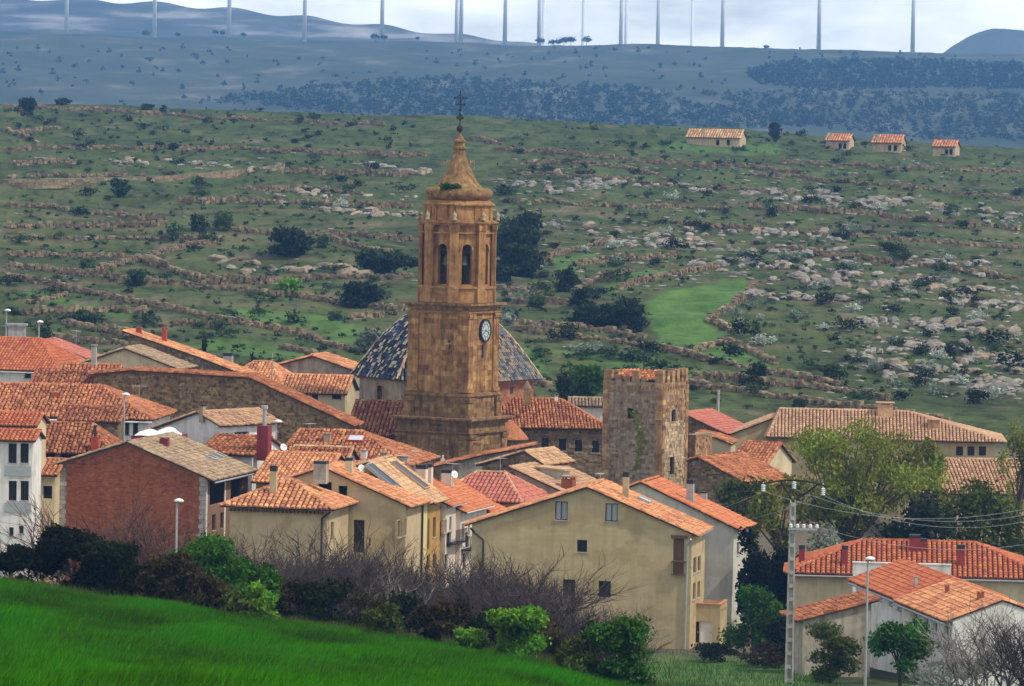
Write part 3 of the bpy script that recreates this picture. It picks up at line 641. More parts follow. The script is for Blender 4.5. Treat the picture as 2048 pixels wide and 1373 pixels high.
# ================================================================ church tower
def build_tower():
    th = math.radians(27); u = Vector((math.cos(th), -math.sin(th), 0)); v = Vector((math.sin(th), math.cos(th), 0))
    D = 416.0; ctr = P(905.5, 760, D); c0 = Vector((ctr.x, ctr.y, 0)); zb = zgf(c0.x, c0.y) - .3
    zy = lambda y, x=932: P(x, y, D - 3.6).z
    root = empty('church_tower', (c0.x, c0.y, zb), 'tall brown stone church tower with octagonal belfry, clock and bell-shaped spire', 'tower')
    S = 5.7
    def sq(mb, half, z0, z1, t=0.0):
        mb.box(c0 - u * half - v * half + Zv * z0, u * 2 * half, v * 2 * half, Zv * (z1 - z0), t)
    def cornice(name, half, z, prof, m='ashlar'):
        mb = MB()
        for dz, ov, hh in prof: sq(mb, half + ov, z + dz, z + dz + hh)
        return mb.build(name, MATS[m], root)
    z_p0, z_p1 = zy(878), zy(846); z_s0 = zy(838); z_m = zy(792); z_t = zy(612); z_c = zy(606)
    h0, h1, h2 = 3.42, 2.98, 2.78
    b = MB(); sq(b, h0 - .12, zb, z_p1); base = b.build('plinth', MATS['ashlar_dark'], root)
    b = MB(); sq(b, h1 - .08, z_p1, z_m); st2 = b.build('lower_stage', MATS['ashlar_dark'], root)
    b = MB(); sq(b, h2 - .1, z_m, z_t); shaft = b.build('shaft', MATS['ashlar'], root)
    faces = [(-v, u, 'f'), (u, v, 'r'), (v, -u, 'b'), (-u, -v, 'l')]
    cornice('cornice', h0, zy(842), [(-.35, .05, .2), (-.15, .2, .18), (.03, .46, .18)], 'ashlar_dark')
    cornice('cornice', h0, zy(868), [(-.15, .0, .15), (0, .14, .14)], 'ashlar_dark')
    cornice('cornice', h1, zy(794), [(-.15, .0, .14), (-.01, .13, .13), (.12, .05, .1)], 'ashlar_dark')
    cornice('cornice', h2, zy(628), [(-.1, .05, .12), (.02, .15, .1)], 'ashlar')
    cornice('cornice', h2, zy(611), [(-.45, .06, .25), (-.2, .2, .14), (-.06, .48, .18)], 'ashlar_dark')
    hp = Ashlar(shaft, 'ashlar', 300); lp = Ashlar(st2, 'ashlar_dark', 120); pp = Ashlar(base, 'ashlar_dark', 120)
    for i, (n, e, k) in enumerate(faces):
        vis = k in 'fr'
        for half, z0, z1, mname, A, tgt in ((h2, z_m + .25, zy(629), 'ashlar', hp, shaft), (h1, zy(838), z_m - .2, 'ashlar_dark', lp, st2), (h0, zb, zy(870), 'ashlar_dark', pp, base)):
            o = c0 + n * (half - .1 - (.02 if half == h0 else 0)) - e * half
            W = 2 * half; pw = .95
            hl = []
            if half == h2 and k == 'r': hl = [(W * .5 - .25, zy(718), W * .5 + .25, zy(690)), (W * .5 - 1.0, zy(690), W * .5 + 1.0, zy(640))]
            A.lay(o + e * pw, e, n, W - 2 * pw, z0, z1, .8, .43, .04, hl, vis)
            for sx in (0, W - pw):
                pl = MB(); pl.box(o + e * sx + Zv * z0, e * pw, n * .14, Zv * (z1 - z0)); p = pl.build('pilaster', MATS[mname], root)
                A.lay(o + e * sx + n * .14, e, n, pw, z0 + .3, z1 - .5, .95, .43, .03, (), vis)
                pl = MB()
                for zz, oo, hh in ((z1 - .36, .05, .17), (z1 - .2, .1, .2)): pl.box(o + e * (sx - oo) + Zv * zz, e * (pw + 2 * oo), n * (.2 + oo), Zv * hh)
                pl.build('capital', MATS[mname], root)
                pl = MB(); pl.box(o + e * (sx - .07) + Zv * z0, e * (pw + .14), n * .27, Zv * .28); pl.build('pilaster_base', MATS[mname], root)
    hp.done(); lp.done(); pp.done()
    # clock on the right face
    n, e = u, v; cc = c0 + n * (h2 + .02) + Zv * zy(664, 973) ; cc = cc + e * .25
    q = n.to_track_quat('Z', 'Y')
    def disc(r0, r1, d0, d1, nseg=28):
        m = MB(); V = []
        for r, d in ((r0, d0), (r1, d0), (r1, d1), (r0, d1)):
            for k in range(nseg): a = 2 * math.pi * k / nseg; V.append(cc + n * d + e * (r * math.cos(a)) + Zv * (r * math.sin(a)))
        m.add(V, [(i * nseg + k, i * nseg + (k + 1) % nseg, ((i + 1) % 4) * nseg + (k + 1) % nseg, ((i + 1) % 4) * nseg + k) for i in range(4) for k in range(nseg)]); return m
    m = disc(.0, .84, -.2, .08); clock = m.build('clock_face', MATS['clock_white'], root)
    disc(.82, .95, -.2, .14).build('rim', MATS['iron'], clock); disc(.5, .53, .08, .095).build('ring', MATS['iron'], clock)
    for k in range(12):
        a = 2 * math.pi * k / 12; d = e * math.cos(a) + Zv * math.sin(a); t = n.cross(d); mm = MB(); mm.box(cc + d * .56 - t * .03 + n * .082, d * .22, t * .06, n * .012); mm.build('numeral', MATS['black_metal'], clock)
    for a, l, w in ((math.radians(215), .45, .06), (math.radians(-20), .68, .045)):
        d = e * math.cos(a) + Zv * math.sin(a); t = n.cross(d); mm = MB(); mm.box(cc - d * .12 - t * w / 2 + n * .1, d * (l + .12), t * w, n * .015); mm.build('hand', MATS['black_metal'], clock)
    def slit(nf, ef, a, z0, z1, w, half):
        mm = MB(); o = c0 + nf * (half - .02) + ef * (a - w / 2) + Zv * z0; mm.box(o, ef * w, nf * .06, Zv * (z1 - z0)); mm.build('slit_window', MATS['black_metal'], root)
    slit(u, v, .0, zy(718), zy(692), .3, h2)
    slit(-v, u, 1.05, zy(687), zy(682), .22, h2 ); slit(-v, u, 1.1, zy(700), zy(690), .0 + .1, h2)
    # belfry
    R = 2.92; C8 = math.cos(math.pi / 8)
    ca = c0 + Vector((0.18, 0, 0))
    def octp(r, k): a = -th - math.pi / 8 + k * math.pi / 4; return ca + Vector((math.cos(a), math.sin(a), 0)) * (r / C8)
    def oct(mb, r0, z0, r1, z1, t=0.0):
        V = [octp(r0, k) + Zv * z0 for k in range(8)] + [octp(r1, k) + Zv * z1 for k in range(8)]
        mb.add(V, [(k, (k + 1) % 8, 8 + (k + 1) % 8, 8 + k) for k in range(8)] + [tuple(reversed(range(8))), tuple(range(8, 16))], t)
    z0, z1, z2, z3, z4 = z_c - .05, zy(574), zy(447), zy(412), zy(398)
    b = MB(); oct(b, R, z0, R, z1); ped = b.build('belfry_pedestal', MATS['ashlar'], root)
    b = MB(); oct(b, R + .14, z1 - .2, R + .14, z1 - .05); oct(b, R + .05, z0, R + .05, z0 + .25); b.build('cornice', MATS['ashlar'], root)
    zs, ze = z1, z2; hA = zy(571); hB = zy(500); wid = .43; arcR = wid
    wall = MB(); pil = []
    ba = Ashlar(root, 'ashlar', 200)
    for k in range(8):
        A, B = octp(R - .26, k), octp(R - .26, k + 1); e = (B - A).normalized(); n = Vector((e.y, -e.x, 0)); ln = (B - A).length; mid = (A + B) / 2
        if (mid - ca).dot(n) < 0: n = -n
        arch = [(-wid, zs + .15), (-wid, hB)] + [(-wid * math.cos(a), hB + wid * math.sin(a)) for a in (math.pi * j / 8 for j in range(1, 8))] + [(wid, hB), (wid, zs + .15)]
        for dpt, flip in ((0, 1), (-.55, -1)):
            w3 = lambda a, z: mid + e * a + n * dpt + Zv * z
            lw = ln / 2 if dpt == 0 else ln / 2 - .2
            wall.poly([w3(-lw, zs), w3(-wid, zs), w3(-wid, hB), w3(-lw, hB)]); wall.poly([w3(lw, zs), w3(wid, zs), w3(wid, hB), w3(lw, hB)])
            wall.poly([w3(-wid, zs), w3(wid, zs), w3(wid, zs + .15), w3(-wid, zs + .15)])
            top = arch[1:-1]
            xs = [-lw] + [p[0] for p in top] + [lw]
            for p, q2 in zip(top[:-1], top[1:]): wall.poly([w3(p[0], p[1]), w3(q2[0], q2[1]), w3(q2[0], ze), w3(p[0], ze)])
            wall.poly([w3(-lw, hB), w3(-wid, hB), w3(-wid, ze), w3(-lw, ze)]); wall.poly([w3(lw, hB), w3(wid, hB), w3(wid, ze), w3(lw, ze)])
        for p, q2 in zip(arch[:-1], arch[1:]):
            f = lambda pp, d: mid + e * pp[0] + n * d + Zv * pp[1]
            wall.poly([f(p, 0), f(q2, 0), f(q2, -.55), f(p, -.55)])
        # archivolt and imposts
        am = MB()
        for p, q2 in zip(arch[1:-2], arch[2:-1]):
            g = lambda pp, s_, d: mid + e * (pp[0] * s_) + n * d + Zv * (hB + (pp[1] - hB) * s_)
            am.add([g(p, 1.0, 0), g(q2, 1.0, 0), g(q2, 1.3, 0), g(p, 1.3, 0), g(p, 1.0, .06), g(q2, 1.0, .06), g(q2, 1.3, .06), g(p, 1.3, .06)], CUBE_F, random.gauss(0, .4))
        for sx in (-1, 1): am.box(mid + e * (sx * wid - (.22 if sx < 0 else -.0)) + Zv * (hB - .12), e * .22, n * .09, Zv * .14)
        am.build('arch', MATS['ashlar'], root)
        # bell and headstock inside the opening
        if k in (0, 1, 5, 6, 7):
            bc = mid - n * .75 + Zv * 0; bz = hB - 1.35
            bell = MB(); bell.lathe(bc + Zv * bz, [(.46, 0), (.44, .06), (.36, .2), (.3, .5), (.26, .75), (.12, .88), (.02, .92)], 14); bo = bell.build('bell', MATS['bronze'], root, True)
            hd = MB(); hd.box(bc - e * .5 - n * .1 + Zv * (bz + .9), e * 1.0, n * .2, Zv * .5); hd.build('headstock', MATS['dark_wood'], bo)
            hd = MB(); hd.box(mid - e * (wid + .05) - n * .4 + Zv * (hB - .4), e * (2 * wid + .1), n * .08, Zv * .08); hd.build('bar', MATS['iron'], bo)
        if k in (0, 5, 6, 7):
            hl = [(ln / 2 - wid * 1.32, zs, ln / 2 + wid * 1.32, hB + wid * 1.35)]
            ba.lay(A + e * .3, e, n, ln - .6, zs + .02, ze - .92, .55, .4, .03, [(h_[0] - .3, h_[1], h_[2] - .3, h_[3]) for h_ in hl], True)
        # corner pilaster
        pm = MB(); cpt = octp(R - .02, k); d = (cpt - ca).normalized(); t = Vector((-d.y, d.x, 0)); pw = .36
        pm.box(cpt - t * pw - d * .25 + Zv * (zs - .05), t * 2 * pw, d * .33, Zv * (ze - zs)); po = pm.build('pilaster', MATS['ashlar'], root)
        cm = MB()
        for zz, oo, hh in ((ze - .62, .04, .21), (ze - .42, .07, .2)): cm.box(cpt - t * (pw + oo) - d * .25 + Zv * zz, t * 2 * (pw + oo), d * (.36 + oo), Zv * hh)
        cm.build('capital', MATS['ashlar'], po)
        cm = MB(); cm.box(octp(R + .0, k) - t * .42 - d * .25 + Zv * z0, t * .84, d * .32, Zv * (z1 - z0 - .2)); cm.build('pedestal_pier', MATS['ashlar'], root)
        # urn finial on the belfry cornice
        um = MB(); um.lathe(octp(R + .12, k) + Zv * (ze + .2), [(.2, 0), (.2, .12), (.1, .2), (.2, .38), (.16, .55), (.05, .66), (.02, .78)], 8); um.build('urn', MATS['ivory_stone'], root, True)
    fr = MB(); fr.lathe(ca, [(1.05, zs + .01), (1.05, ze - .4)], 8); fr.build('added_dark_core', MATS['dark_wood'], root)  # added solid core, blocks the view through so the arches look dark
    ba.done(); bw = wall.build('belfry_wall', MATS['ashlar'], root)
    b = MB(); oct(b, R + .0, ze - .9, R + .0, ze - .78); oct(b, R + .08, ze - .2, R + .08, ze - .02); oct(b, R + .24, ze - .02, R + .24, ze + .1); oct(b, R + .1, ze + .1, R + .1, ze + .2); b.build('cornice', MATS['ashlar'], root)
    b = MB(); oct(b, R - .28, ze, R - .28, z3); at_ = b.build('attic', MATS['ashlar'], root)
    for k in range(8):
        A, B = octp(R - .28, k), octp(R - .28, k + 1); e = (B - A).normalized(); n = Vector((e.y, -e.x, 0)); n = n if (A - ca).dot(n) > 0 else -n; ln = (B - A).length
        for r in (0.06, ln - .5): pm = MB(); pm.box(A + e * r + Zv * (ze + .2), e * .44, n * .07, Zv * (z3 - ze - .2)); pm.build('attic_pilaster', MATS['ashlar'], at_)
    b = MB(); oct(b, R - .2, z3 - .1, R - .2, z3); oct(b, R - .05, z3, R - .05, z3 + .1); oct(b, R - .08, z3 + .1, R - .55, z3 + .42); b.build('cornice', MATS['ashlar'], root)
    zr = zy(397); rr = R - .35
    b = MB(); b.lathe(ca + Zv * 0, [(rr - .25, zr - .25), (rr + .02, zr - .1), (rr + .22, zr + .12), (rr + .28, zr + .4), (rr + .18, zr + .66), (rr - .05, zr + .8), (1.9, zr + .86)], 32); b.build('ring_moulding', MATS['spire_stone'], root, True)
    zt = [zy(y) for y in (378, 366, 352, 338, 324, 310, 300)]
    rad = [2.05, 1.62, 1.25, .96, .74, .55, .44]
    b = MB(); b.lathe(ca, [(2.1, zr + .8)] + list(zip(rad, zt)), 16); b.build('spire', MATS['spire_stone'], root)
    b = MB(); zc = zt[-1]; b.lathe(ca, [(.44, zc - .02), (.58, zc + .05), (.58, zc + .2), (.44, zc + .3), (.44, zc + .55), (.52, zc + .62), (.52, zc + .74), (.36, zc + .85), (.24, zc + 1.15), (.1, zc + 1.3)], 14); b.build('finial', MATS['spire_stone'], root)
    top = ca + Zv * (zc + 1.25); hz = zy(180); mm = MB()
    fm = MB(); fm.tube(top - Zv * .2, ca + Zv * hz, .045, .03, 6)
    cross = fm.build('iron_cross', MATS['iron'], root)
    bz = zy(258); fm = MB(); fm.lathe(ca + Zv * bz, [(.02, -.3), (.2, -.22), (.3, 0), (.2, .22), (.02, .3)], 12); fm.build('ball', MATS['iron'], cross, True)
    ex = Vector((math.cos(.3), -math.sin(.3), 0))
    for zz, w in ((zy(196), .5), (zy(209), .36), (zy(236), .25)):
        fm = MB(); fm.tube(ca + Zv * zz - ex * w, ca + Zv * zz + ex * w, .035, n=5)
        for sx in (-1, 1): fm.lathe(ca + Zv * zz + ex * (w * sx), [(.02, -.12), (.08, 0), (.02, .12)], 6)
        for sx in (-1, 1): fm.tube(ca + Zv * (zz - .3) , ca + Zv * zz + ex * (w * .7 * sx), .025, n=4); fm.tube(ca + Zv * (zz + .3), ca + Zv * zz + ex * (w * .6 * sx), .025, n=4)
        fm.build('cross_arm', MATS['iron'], cross)
    fm = MB()
    for k in range(6):
        a = k * math.pi / 3; d = Vector((math.cos(a), math.sin(a), 0)); fm.tube(ca + Zv * (zy(242)), ca + Zv * zy(236) + d * .28, .02, n=4); fm.tube(ca + Zv * zy(236) + d * .28, ca + Zv * zy(226), .02, n=4)
    fm.lathe(ca + Zv * zy(220), [(.02, -.18), (.16, 0), (.02, .18)], 8); fm.build('scrollwork', MATS['iron'], cross)
    V, Fc, tt = leaf_cloud(420, [(-.45, 0, .15, .6, .35, .3), (.25, 0, .12, .5, .3, .22)], .14, 3)
    q = P(905, 376, D - 2.45); o = link('plant_tuft', mesh('plant_tuft', V + np.array((q.x, q.y, q.z - .05)), Fc, MATS['leaf_green'], tt)); tag(o, 'green plant tuft growing on the ledge below the tower spire', 'plant')
    return root, ca, zr
TOWER, TC, TZR = build_tower()
# ================================================================ castle tower
def build_castle():
    h = House('castle_tower', 'ruined square castle tower of rubble stone with battlements and plant-stained front', A=(1207, 770, 406), W=5.25, yaw=25, L=5.25, cat='tower')
    zt = P(1320, 766, 404).z; zm = P(1320, 747, 404).z; h.tops = {k: [(0, zt), (5.25, zt)] for k in 'frlb'}
    h.walls('castle_stone', [('f', 1255, 817, 1267, 838, 'o'), ('r', 1344, 820, 1351, 843, 'o'), ('r', 1340, 915, 1348, 949, 'o')])
    W = 5.25
    h.rubble('f', [(.45, h.zb), (W - .45, h.zb), (W - .45, zt), (.45, zt)], 'castle_stone', (.4, .2), .8, holes=h.holes['f'])
    h.rubble('r', [(.45, h.zb), (W - .45, h.zb), (W - .45, zt - 3.2), (.45, zt - 3.2)], 'castle_pale', (.4, .22), .8, holes=h.holes['r'])
    h.rubble('r', [(.45, zt - 3.2), (W - .45, zt - 3.2), (W - .45, zt), (.45, zt)], 'castle_warm', (.45, .25), .85, holes=h.holes['r'])
    h.rubble('l', [(.0, h.zb), (W, h.zb), (W, zt), (.0, zt)], 'castle_stone', (.4, .2), .6)
    for k in 'fr':
        o, e, n = h.side(k)
        for a in (0, W - .45):
            z = h.zb; i = 0
            while z < zt - .1:
                hh = min(random.uniform(.3, .45), zt - z); w = (.45 if i % 2 else .62); aa = a if a == 0 else W - w
                block(h.wall, o + e * aa + Zv * z - n * .07, e, w, Zv, hh - .02, n, .07, 'castle_warm', round(random.gauss(0, .5) * 4) / 4, 'quoin'); z += hh; i += 1
        # corbel row
        for j in range(14):
            mb = MB(); mb.box(o + e * (.3 + j * .34) + Zv * (zt - .55) - n * .12, e * .16, n * .12, Zv * .2, random.gauss(0, .5)); mb.build('corbel', MATS['castle_warm'], h.wall)
    for k, spots in (('f', [(.0, .75, .9), (.95, .7, .5), (1.8, .6, .42), (2.5, .65, .9), (3.3, .5, .35), (4.55, .7, .95)]), ('r', [(.0, .55, 1.0), (.95, .6, .95), (1.95, .6, .9), (2.95, .6, .95), (3.9, .55, 1.0), (4.7, .55, 1.0)]), ('b', [(.2, 1, .8), (1.8, .8, .7), (3.4, .9, .9)]), ('l', [(.3, .8, .7), (1.9, .9, .8), (3.6, .8, .5)])):
        o, e, n = h.side(k)
        for a, w, hh in spots:
            nr = 4; mb = MB(); z = zt + .02
            for r in range(nr): mb.box(o + e * (a + random.uniform(-.03, .05)) + Zv * z + n * .01, e * (w - random.uniform(0, .12)), n * .45, Zv * (hh / nr - .01), random.gauss(0, .5)); z += hh / nr
            mb.build('merlon', MATS['castle_warm'], h.root)
    h.slope([h.pt(.6, .5, zt + .05), h.pt(W - .6, .5, zt + .05), h.pt(W - .6, 2.6, zt + .75), h.pt(.6, 2.6, zt + .75)], 'old_tile', old=.8)
    h.slope([h.pt(.6, W - .6, zt + .05), h.pt(W - .6, W - .6, zt + .05), h.pt(W - .6, 2.6, zt + .75), h.pt(.6, 2.6, zt + .75)], 'old_tile', old=.8)
    o_, e_, n_ = h.side('f'); V = []; tt = []
    for k in range(380):
        t = random.random(); px = 1268 + 14 * math.sin(t * 3) + random.gauss(0, 8 * (1.1 - t)); py = 822 + 118 * t; a, z = h.hit2(px, py); p = o_ + e_ * a + Zv * z - n_ * random.uniform(.06, .14); s = random.uniform(.05, .13); an = random.uniform(0, 6.28)
        d1 = e_ * math.cos(an) + Zv * math.sin(an); d2 = e_ * -math.sin(an) + Zv * math.cos(an) - n_ * random.uniform(-.5, .5); V += [p - d1 * s, p + d2 * s * .6, p + d1 * s, p - d2 * s * .6]; tt.append(random.gauss(0, .4))
    ob = link('moss_streak', mesh('moss_streak', V, [tuple(range(4 * i, 4 * i + 4)) for i in range(380)], MATS['leaf_willow'], tt), h.wall); ob['kind'] = 'stuff'  # moss streak on the wall, shaped from small leaf quads
    b = House('wall_remnant', 'crumbling stone buttress wall against the right side of the castle tower', A=(1374, 872, 409.5), W=.75, yaw=25, L=3.5, cat='wall')
    b.tops = {'f': [(0, b.zA), (.75, b.zA)], 'b': [(0, b.zA), (.75, b.zA)], 'l': [(0, b.zA), (3.5, b.zA)], 'r': [(0, b.zA), (3.5, b.zA)]}
    b.walls('castle_warm'); b.rubble('f', [(0, b.zb), (.75, b.zb), (.75, b.zA), (0, b.zA)], 'castle_warm'); b.rubble('r', [(0, b.zb), (3.5, b.zb), (3.5, b.zA), (0, b.zA)], 'castle_warm')
    mb = MB(); mb.box(b.pt(-.05, -.05, b.zA), b.u * .85, b.v * 3.6, Zv * .12); mb.build('coping', MATS['castle_stone'], b.root)
    return h
build_castle()
# ================================================================ church: nave, dome, side aisle
def build_church():
    h = House('church', 'stone church body with blue tiled dome behind the brown tower', A=(985, 853, 426), x2=1212, yaw=-4, L=10, cat='church')
    h.hip_roof('orange_tile' if False else 'old_tile', 2.05, 3.6, oe=.4, insetl=.3, old=.5, pitch=.28)
    h.walls('rubble_brown', [('f', x0, y0, x0 + 14, y0 + 24, 'b') for x0, y0 in ((1083, 876), (1118, 878), (1150, 880), (1184, 882))])
    h.rubble('f', [(0, h.zb), (h.W, h.zb), (h.W, h.zA - .3), (0, h.zA - .3)], 'stone_bits', (.45, .2), .6, holes=h.holes['f'])
    h.chimney(1112, 806, 793, 7, 'white_plaster', 'old_tile', 'slab')
    # dome
    D = 434.0; c = P(893, 762, D); c = Vector((c.x, c.y, 0)); ze = P(893, 763, D - 7).z; sc = F / D
    prof = [(8.25, 0), (7.55, .95), (6.9, 1.8), (6.25, 2.6), (5.5, 3.5), (4.7, 4.3), (3.8, 5.05), (2.6, 5.8), (1.2, 6.35), (.3, 6.5)]
    NS = 6; rot = 0.0
    dr = MB(); dr.lathe(c, [(7.55, h.zb + 2), (7.55, ze + .05)], NS, rot=rot); drum = dr.build('drum', MATS['dirty_plaster'], h.root)
    # brick skin on the right-hand drum faces, plaster elsewhere
    for k in range(NS):
        a0, a1 = rot + k * 2 * math.pi / NS, rot + (k + 1) * 2 * math.pi / NS; p0 = c + Vector((math.cos(a0), math.sin(a0), 0)) * 7.55; p1 = c + Vector((math.cos(a1), math.sin(a1), 0)) * 7.55
        e = (p1 - p0).normalized(); n = Vector((e.y, -e.x, 0)); mid = (p0 + p1) / 2; n = n if (mid - c).dot(n) > 0 else -n
        vis = n.y < .35
        if vis and n.x > .25:
            mb = MB(); mb.box(p0 + Zv * (ze - 4.2), p1 - p0, n * .04, Zv * 4.1); mb.build('brick_facing', MATS['drum_brick'], drum)
            mb = MB(); mb.box(mid - e * .28 + Zv * (ze - 1.15) + n * .042, e * .5, n * .03, Zv * .62); mb.build('drum_window', MATS['black_metal'], drum)
        elif vis and n.x < .2:
            mb = MB(); mb.box(mid - e * .45 + Zv * (ze - 2.05) + n * .0, e * .85, n * .04, Zv * 1.35); w = mb.build('drum_window', MATS['glass'], drum)
            mb = MB(); mb.box(mid - e * .75 + Zv * (ze - 2.1) , e * .28, n * .06, Zv * 1.6); mb.box(mid + e * .42 + Zv * (ze - 2.1), e * .28, n * .06, Zv * 1.6); mb.build('window_surround', MATS['castle_warm'], drum)
        corn = MB(); corn.box(p0 - e * .1 + Zv * (ze - .22), p1 - p0 + e * .2, n * .25, Zv * .16); corn.build('cornice', MATS['castle_warm'], drum)
    dm = MB(); dm.lathe(c, [(r - .06, ze + z - .05) for r, z in prof], NS, rot=rot); dome = dm.build('dome', MATS['slab_dark'], h.root)
    tv = [.05, .2, .35, .5, .64, .78, .93]; wts = [4, 4, 3.5, 3, 3, 4, 3.5]
    tvals = [t for t, w in zip(tv, wts) for _ in range(int(w * 2))]
    for k in range(NS):
        a0, a1 = rot + k * 2 * math.pi / NS, rot + (k + 1) * 2 * math.pi / NS; d0, d1 = Vector((math.cos(a0), math.sin(a0), 0)), Vector((math.cos(a1), math.sin(a1), 0))
        nrm = (d0 + d1).normalized(); worn = nrm.x > .3  # right-hand faces take the paler, browner tile mix
        for (r0, q0), (r1, q1) in zip(prof[:-2], prof[1:-1]):
            P0, P1, P2, P3 = c + d0 * r0 + Zv * (ze + q0), c + d1 * r0 + Zv * (ze + q0), c + d1 * r1 + Zv * (ze + q1), c + d0 * r1 + Zv * (ze + q1)
            n = (P1 - P0).cross(P3 - P0).normalized(); n = n if n.z > 0 else -n
            if n.cross((P1 - P0).normalized()).dot(P3 - P0) < 0: P0, P1, P2, P3 = P1, P0, P3, P2
            row = (P3 - P0).length; row = ((P0 + P1) / 2 - (P2 + P3) / 2).length / 3 * .999
            tiles(P0, P1, [P0, P1, P2, P3], n, dome, MATS['dome_tile_pale' if worn else 'dome_tile'], .29, row, 30 if (nrm.y < -.1) else 0, .15, tvals, 'dome_tile')
        mb = MB()
        for (r0, q0), (r1, q1) in zip(prof[:-1], prof[1:]): ridge_caps(mb, c + d0 * r0 + Zv * (ze + q0 + .1), c + d0 * r1 + Zv * (ze + q1 + .1), .15)
        mb.build('dome_rib', MATS['straw_tile'], dome)
    # small stone bellcote by the drum
    q = P(1054, 796, 427); m = MB(); m.cbox(q - Zv * .6, .3, .3, 1.4); bc = m.build('bellcote', MATS['castle_warm'], h.root)
    m = MB(); m.lathe(q + Zv * .8, [(.42, 0), (.3, .2), (.02, .7)], 4, rot=.4); m.build('bellcote_cap', MATS['castle_stone'], bc)
    # round apse with conical roof right of the tower
    q = P(1016, 858, 420); m = MB(); m.lathe(Vector((q.x, q.y, 0)), [(1.5, h.zb), (1.5, q.z - .8)], 14); ap = m.build('apse', MATS['rubble_brown'], h.root)
    m = MB(); N = 16
    m.lathe(Vector((q.x, q.y, 0)), [(1.75, q.z - .85), (1.7, q.z - .7), (.9, q.z + .2), (.1, q.z + .85)], N); m.build('apse_roof', MATS['old_tile'], ap)
    return h
build_church()
s_ = House('church_aisle', 'low church side aisle with steep old tile roof left of the tower', A=(697, 866, 417), x2=800, yaw=8, L=4.6, cat='church building')
s_.eave_roof('old_tile_dark', 2.35, t=1.0, old=.7, pitch=.33, row=.5); s_.walls('rubble_grey')
s_.rubble('f', [(0, s_.zb), (s_.W, s_.zb), (s_.W, s_.zA - .3), (0, s_.zA - .3)])
# ================================================================ houses, front to back
# beige gable house in front
h = House('house', 'large beige gable house with six windows facing the field', A=334.6, prof=[(944, 1049), (1175, 977), (1384, 1069)], yaw=10, L=6.6)
h.profile_roof('salmon_tile', nind=300, old=.35, pitch=.3, row=.42)
h.walls('beige_plaster', [('f', 1110.5, 1003, 1134.7, 1041, 'c'), ('f', 1211, 1007, 1235, 1044, 'c'), ('f', 1154, 1080, 1174, 1105, 'd'), ('f', 1126, 1159, 1150, 1193, 'd'), ('f', 1197, 1162, 1221, 1196, 'd'), ('f', 1347, 1077, 1367, 1150, 's'),
    ('r', 1387, 1117, 1392.5, 1145, 'bl'), ('r', 1396, 1114, 1401, 1141, 'bl'), ('r', 1386, 1168, 1391, 1198, 's'), ('r', 1395, 1165, 1400, 1194, 's')])
h.chimney(1250, 1000, 946, 12, 'beige_plaster', 'black_metal'); h.skylight(1286, 1008, 1.1, .9, 'skylight_glass')
o_, e_, n_ = h.side('f'); a_, z_ = h.hit2(1344, 1150)
g = MB()
for k in range(8): g.box(o_ + e_ * (a_ + k * .125) - n_ * .25 + Zv * z_, e_ * .02, n_ * .02, Zv * .9)
for zz in (z_, z_ + .9): g.box(o_ + e_ * (a_ - .03) - n_ * .27 + Zv * zz, e_ * .95, n_ * .27, Zv * .05)
g.build('balcony', MATS['brown_wood'], h.root)
g = MB(); g.box(o_ + e_ * (a_ - .1) - n_ * .12 + Zv * (h.hit2(1344, 1077)[1]), e_ * 1.1, n_ * .12, Zv * .22); g.build('lintel', MATS['brown_wood'], h.root)
dp = lambda px, py: (lambda q: o_ + e_ * q[0] + Zv * q[1] - n_ * .1)(h.hit2(px, py))
h.downpipe([dp(1384, 1078) - n_ * .4, dp(1376, 1090), dp(1370, 1298)], .07, 'grey_metal'); h.downpipe([dp(944, 1056) - n_ * .3, dp(950, 1066), dp(967, 1080), dp(966, 1170)], .075)
h.gutter(h.pt(h.W + .5, -.2, h.prof[-1][1] - .12), h.pt(h.W + .5, h.L + .2, h.prof[-1][1] - .12), 'grey_metal')
an = House('annex', 'low beige annex with terrace and dark door beside the large beige gable house', A=(1377, 1208, 335.0), x2=1441, yaw=10, L=3.4, cat='annex')
an.tops = {k: [(0, an.zA), (an.W if k in 'fb' else an.L, an.zA)] for k in 'frlb'}
an.walls('sand_plaster', [('f', 1379.5, 1243, 1398, 1286, 'door'), ('f', 1401, 1243, 1424, 1287, 'wdoor')])
g = MB(); g.box(an.pt(-.0, 0.2, an.zA - .5), an.u * an.W, an.v * 3.0, Zv * .1); g.build('terrace_floor', MATS['red_tile'], an.root)
g = MB(); g.box(an.pt(-.02, -.06, an.zA + .003), an.u * (an.W + .08), an.v * .26, Zv * .06); g.box(an.pt(an.W - .2, .2, an.zA + .003), an.u * .26, an.v * 3.2, Zv * .06); g.build('coping', MATS['salmon_tile'], an.root)
# grey-white house with smooth red roof
h = House('house', 'pale grey windowless house with smooth orange roof behind the beige gable house', A=349, prof=[(1225, 989), (1283, 967), (1468, 1057)], yaw=14, L=5.2)
h.profile_roof('orange_tile', old=.05, pitch=.26); h.walls('grey_plaster', [('r', 1474, 1085, 1478, 1110, 'd')])
h.chimney(1379, 1008, 961, 14, 'concrete', 'black_metal'); h.chimney(1406, 1003, 986, 13, 'concrete', 'black_metal')
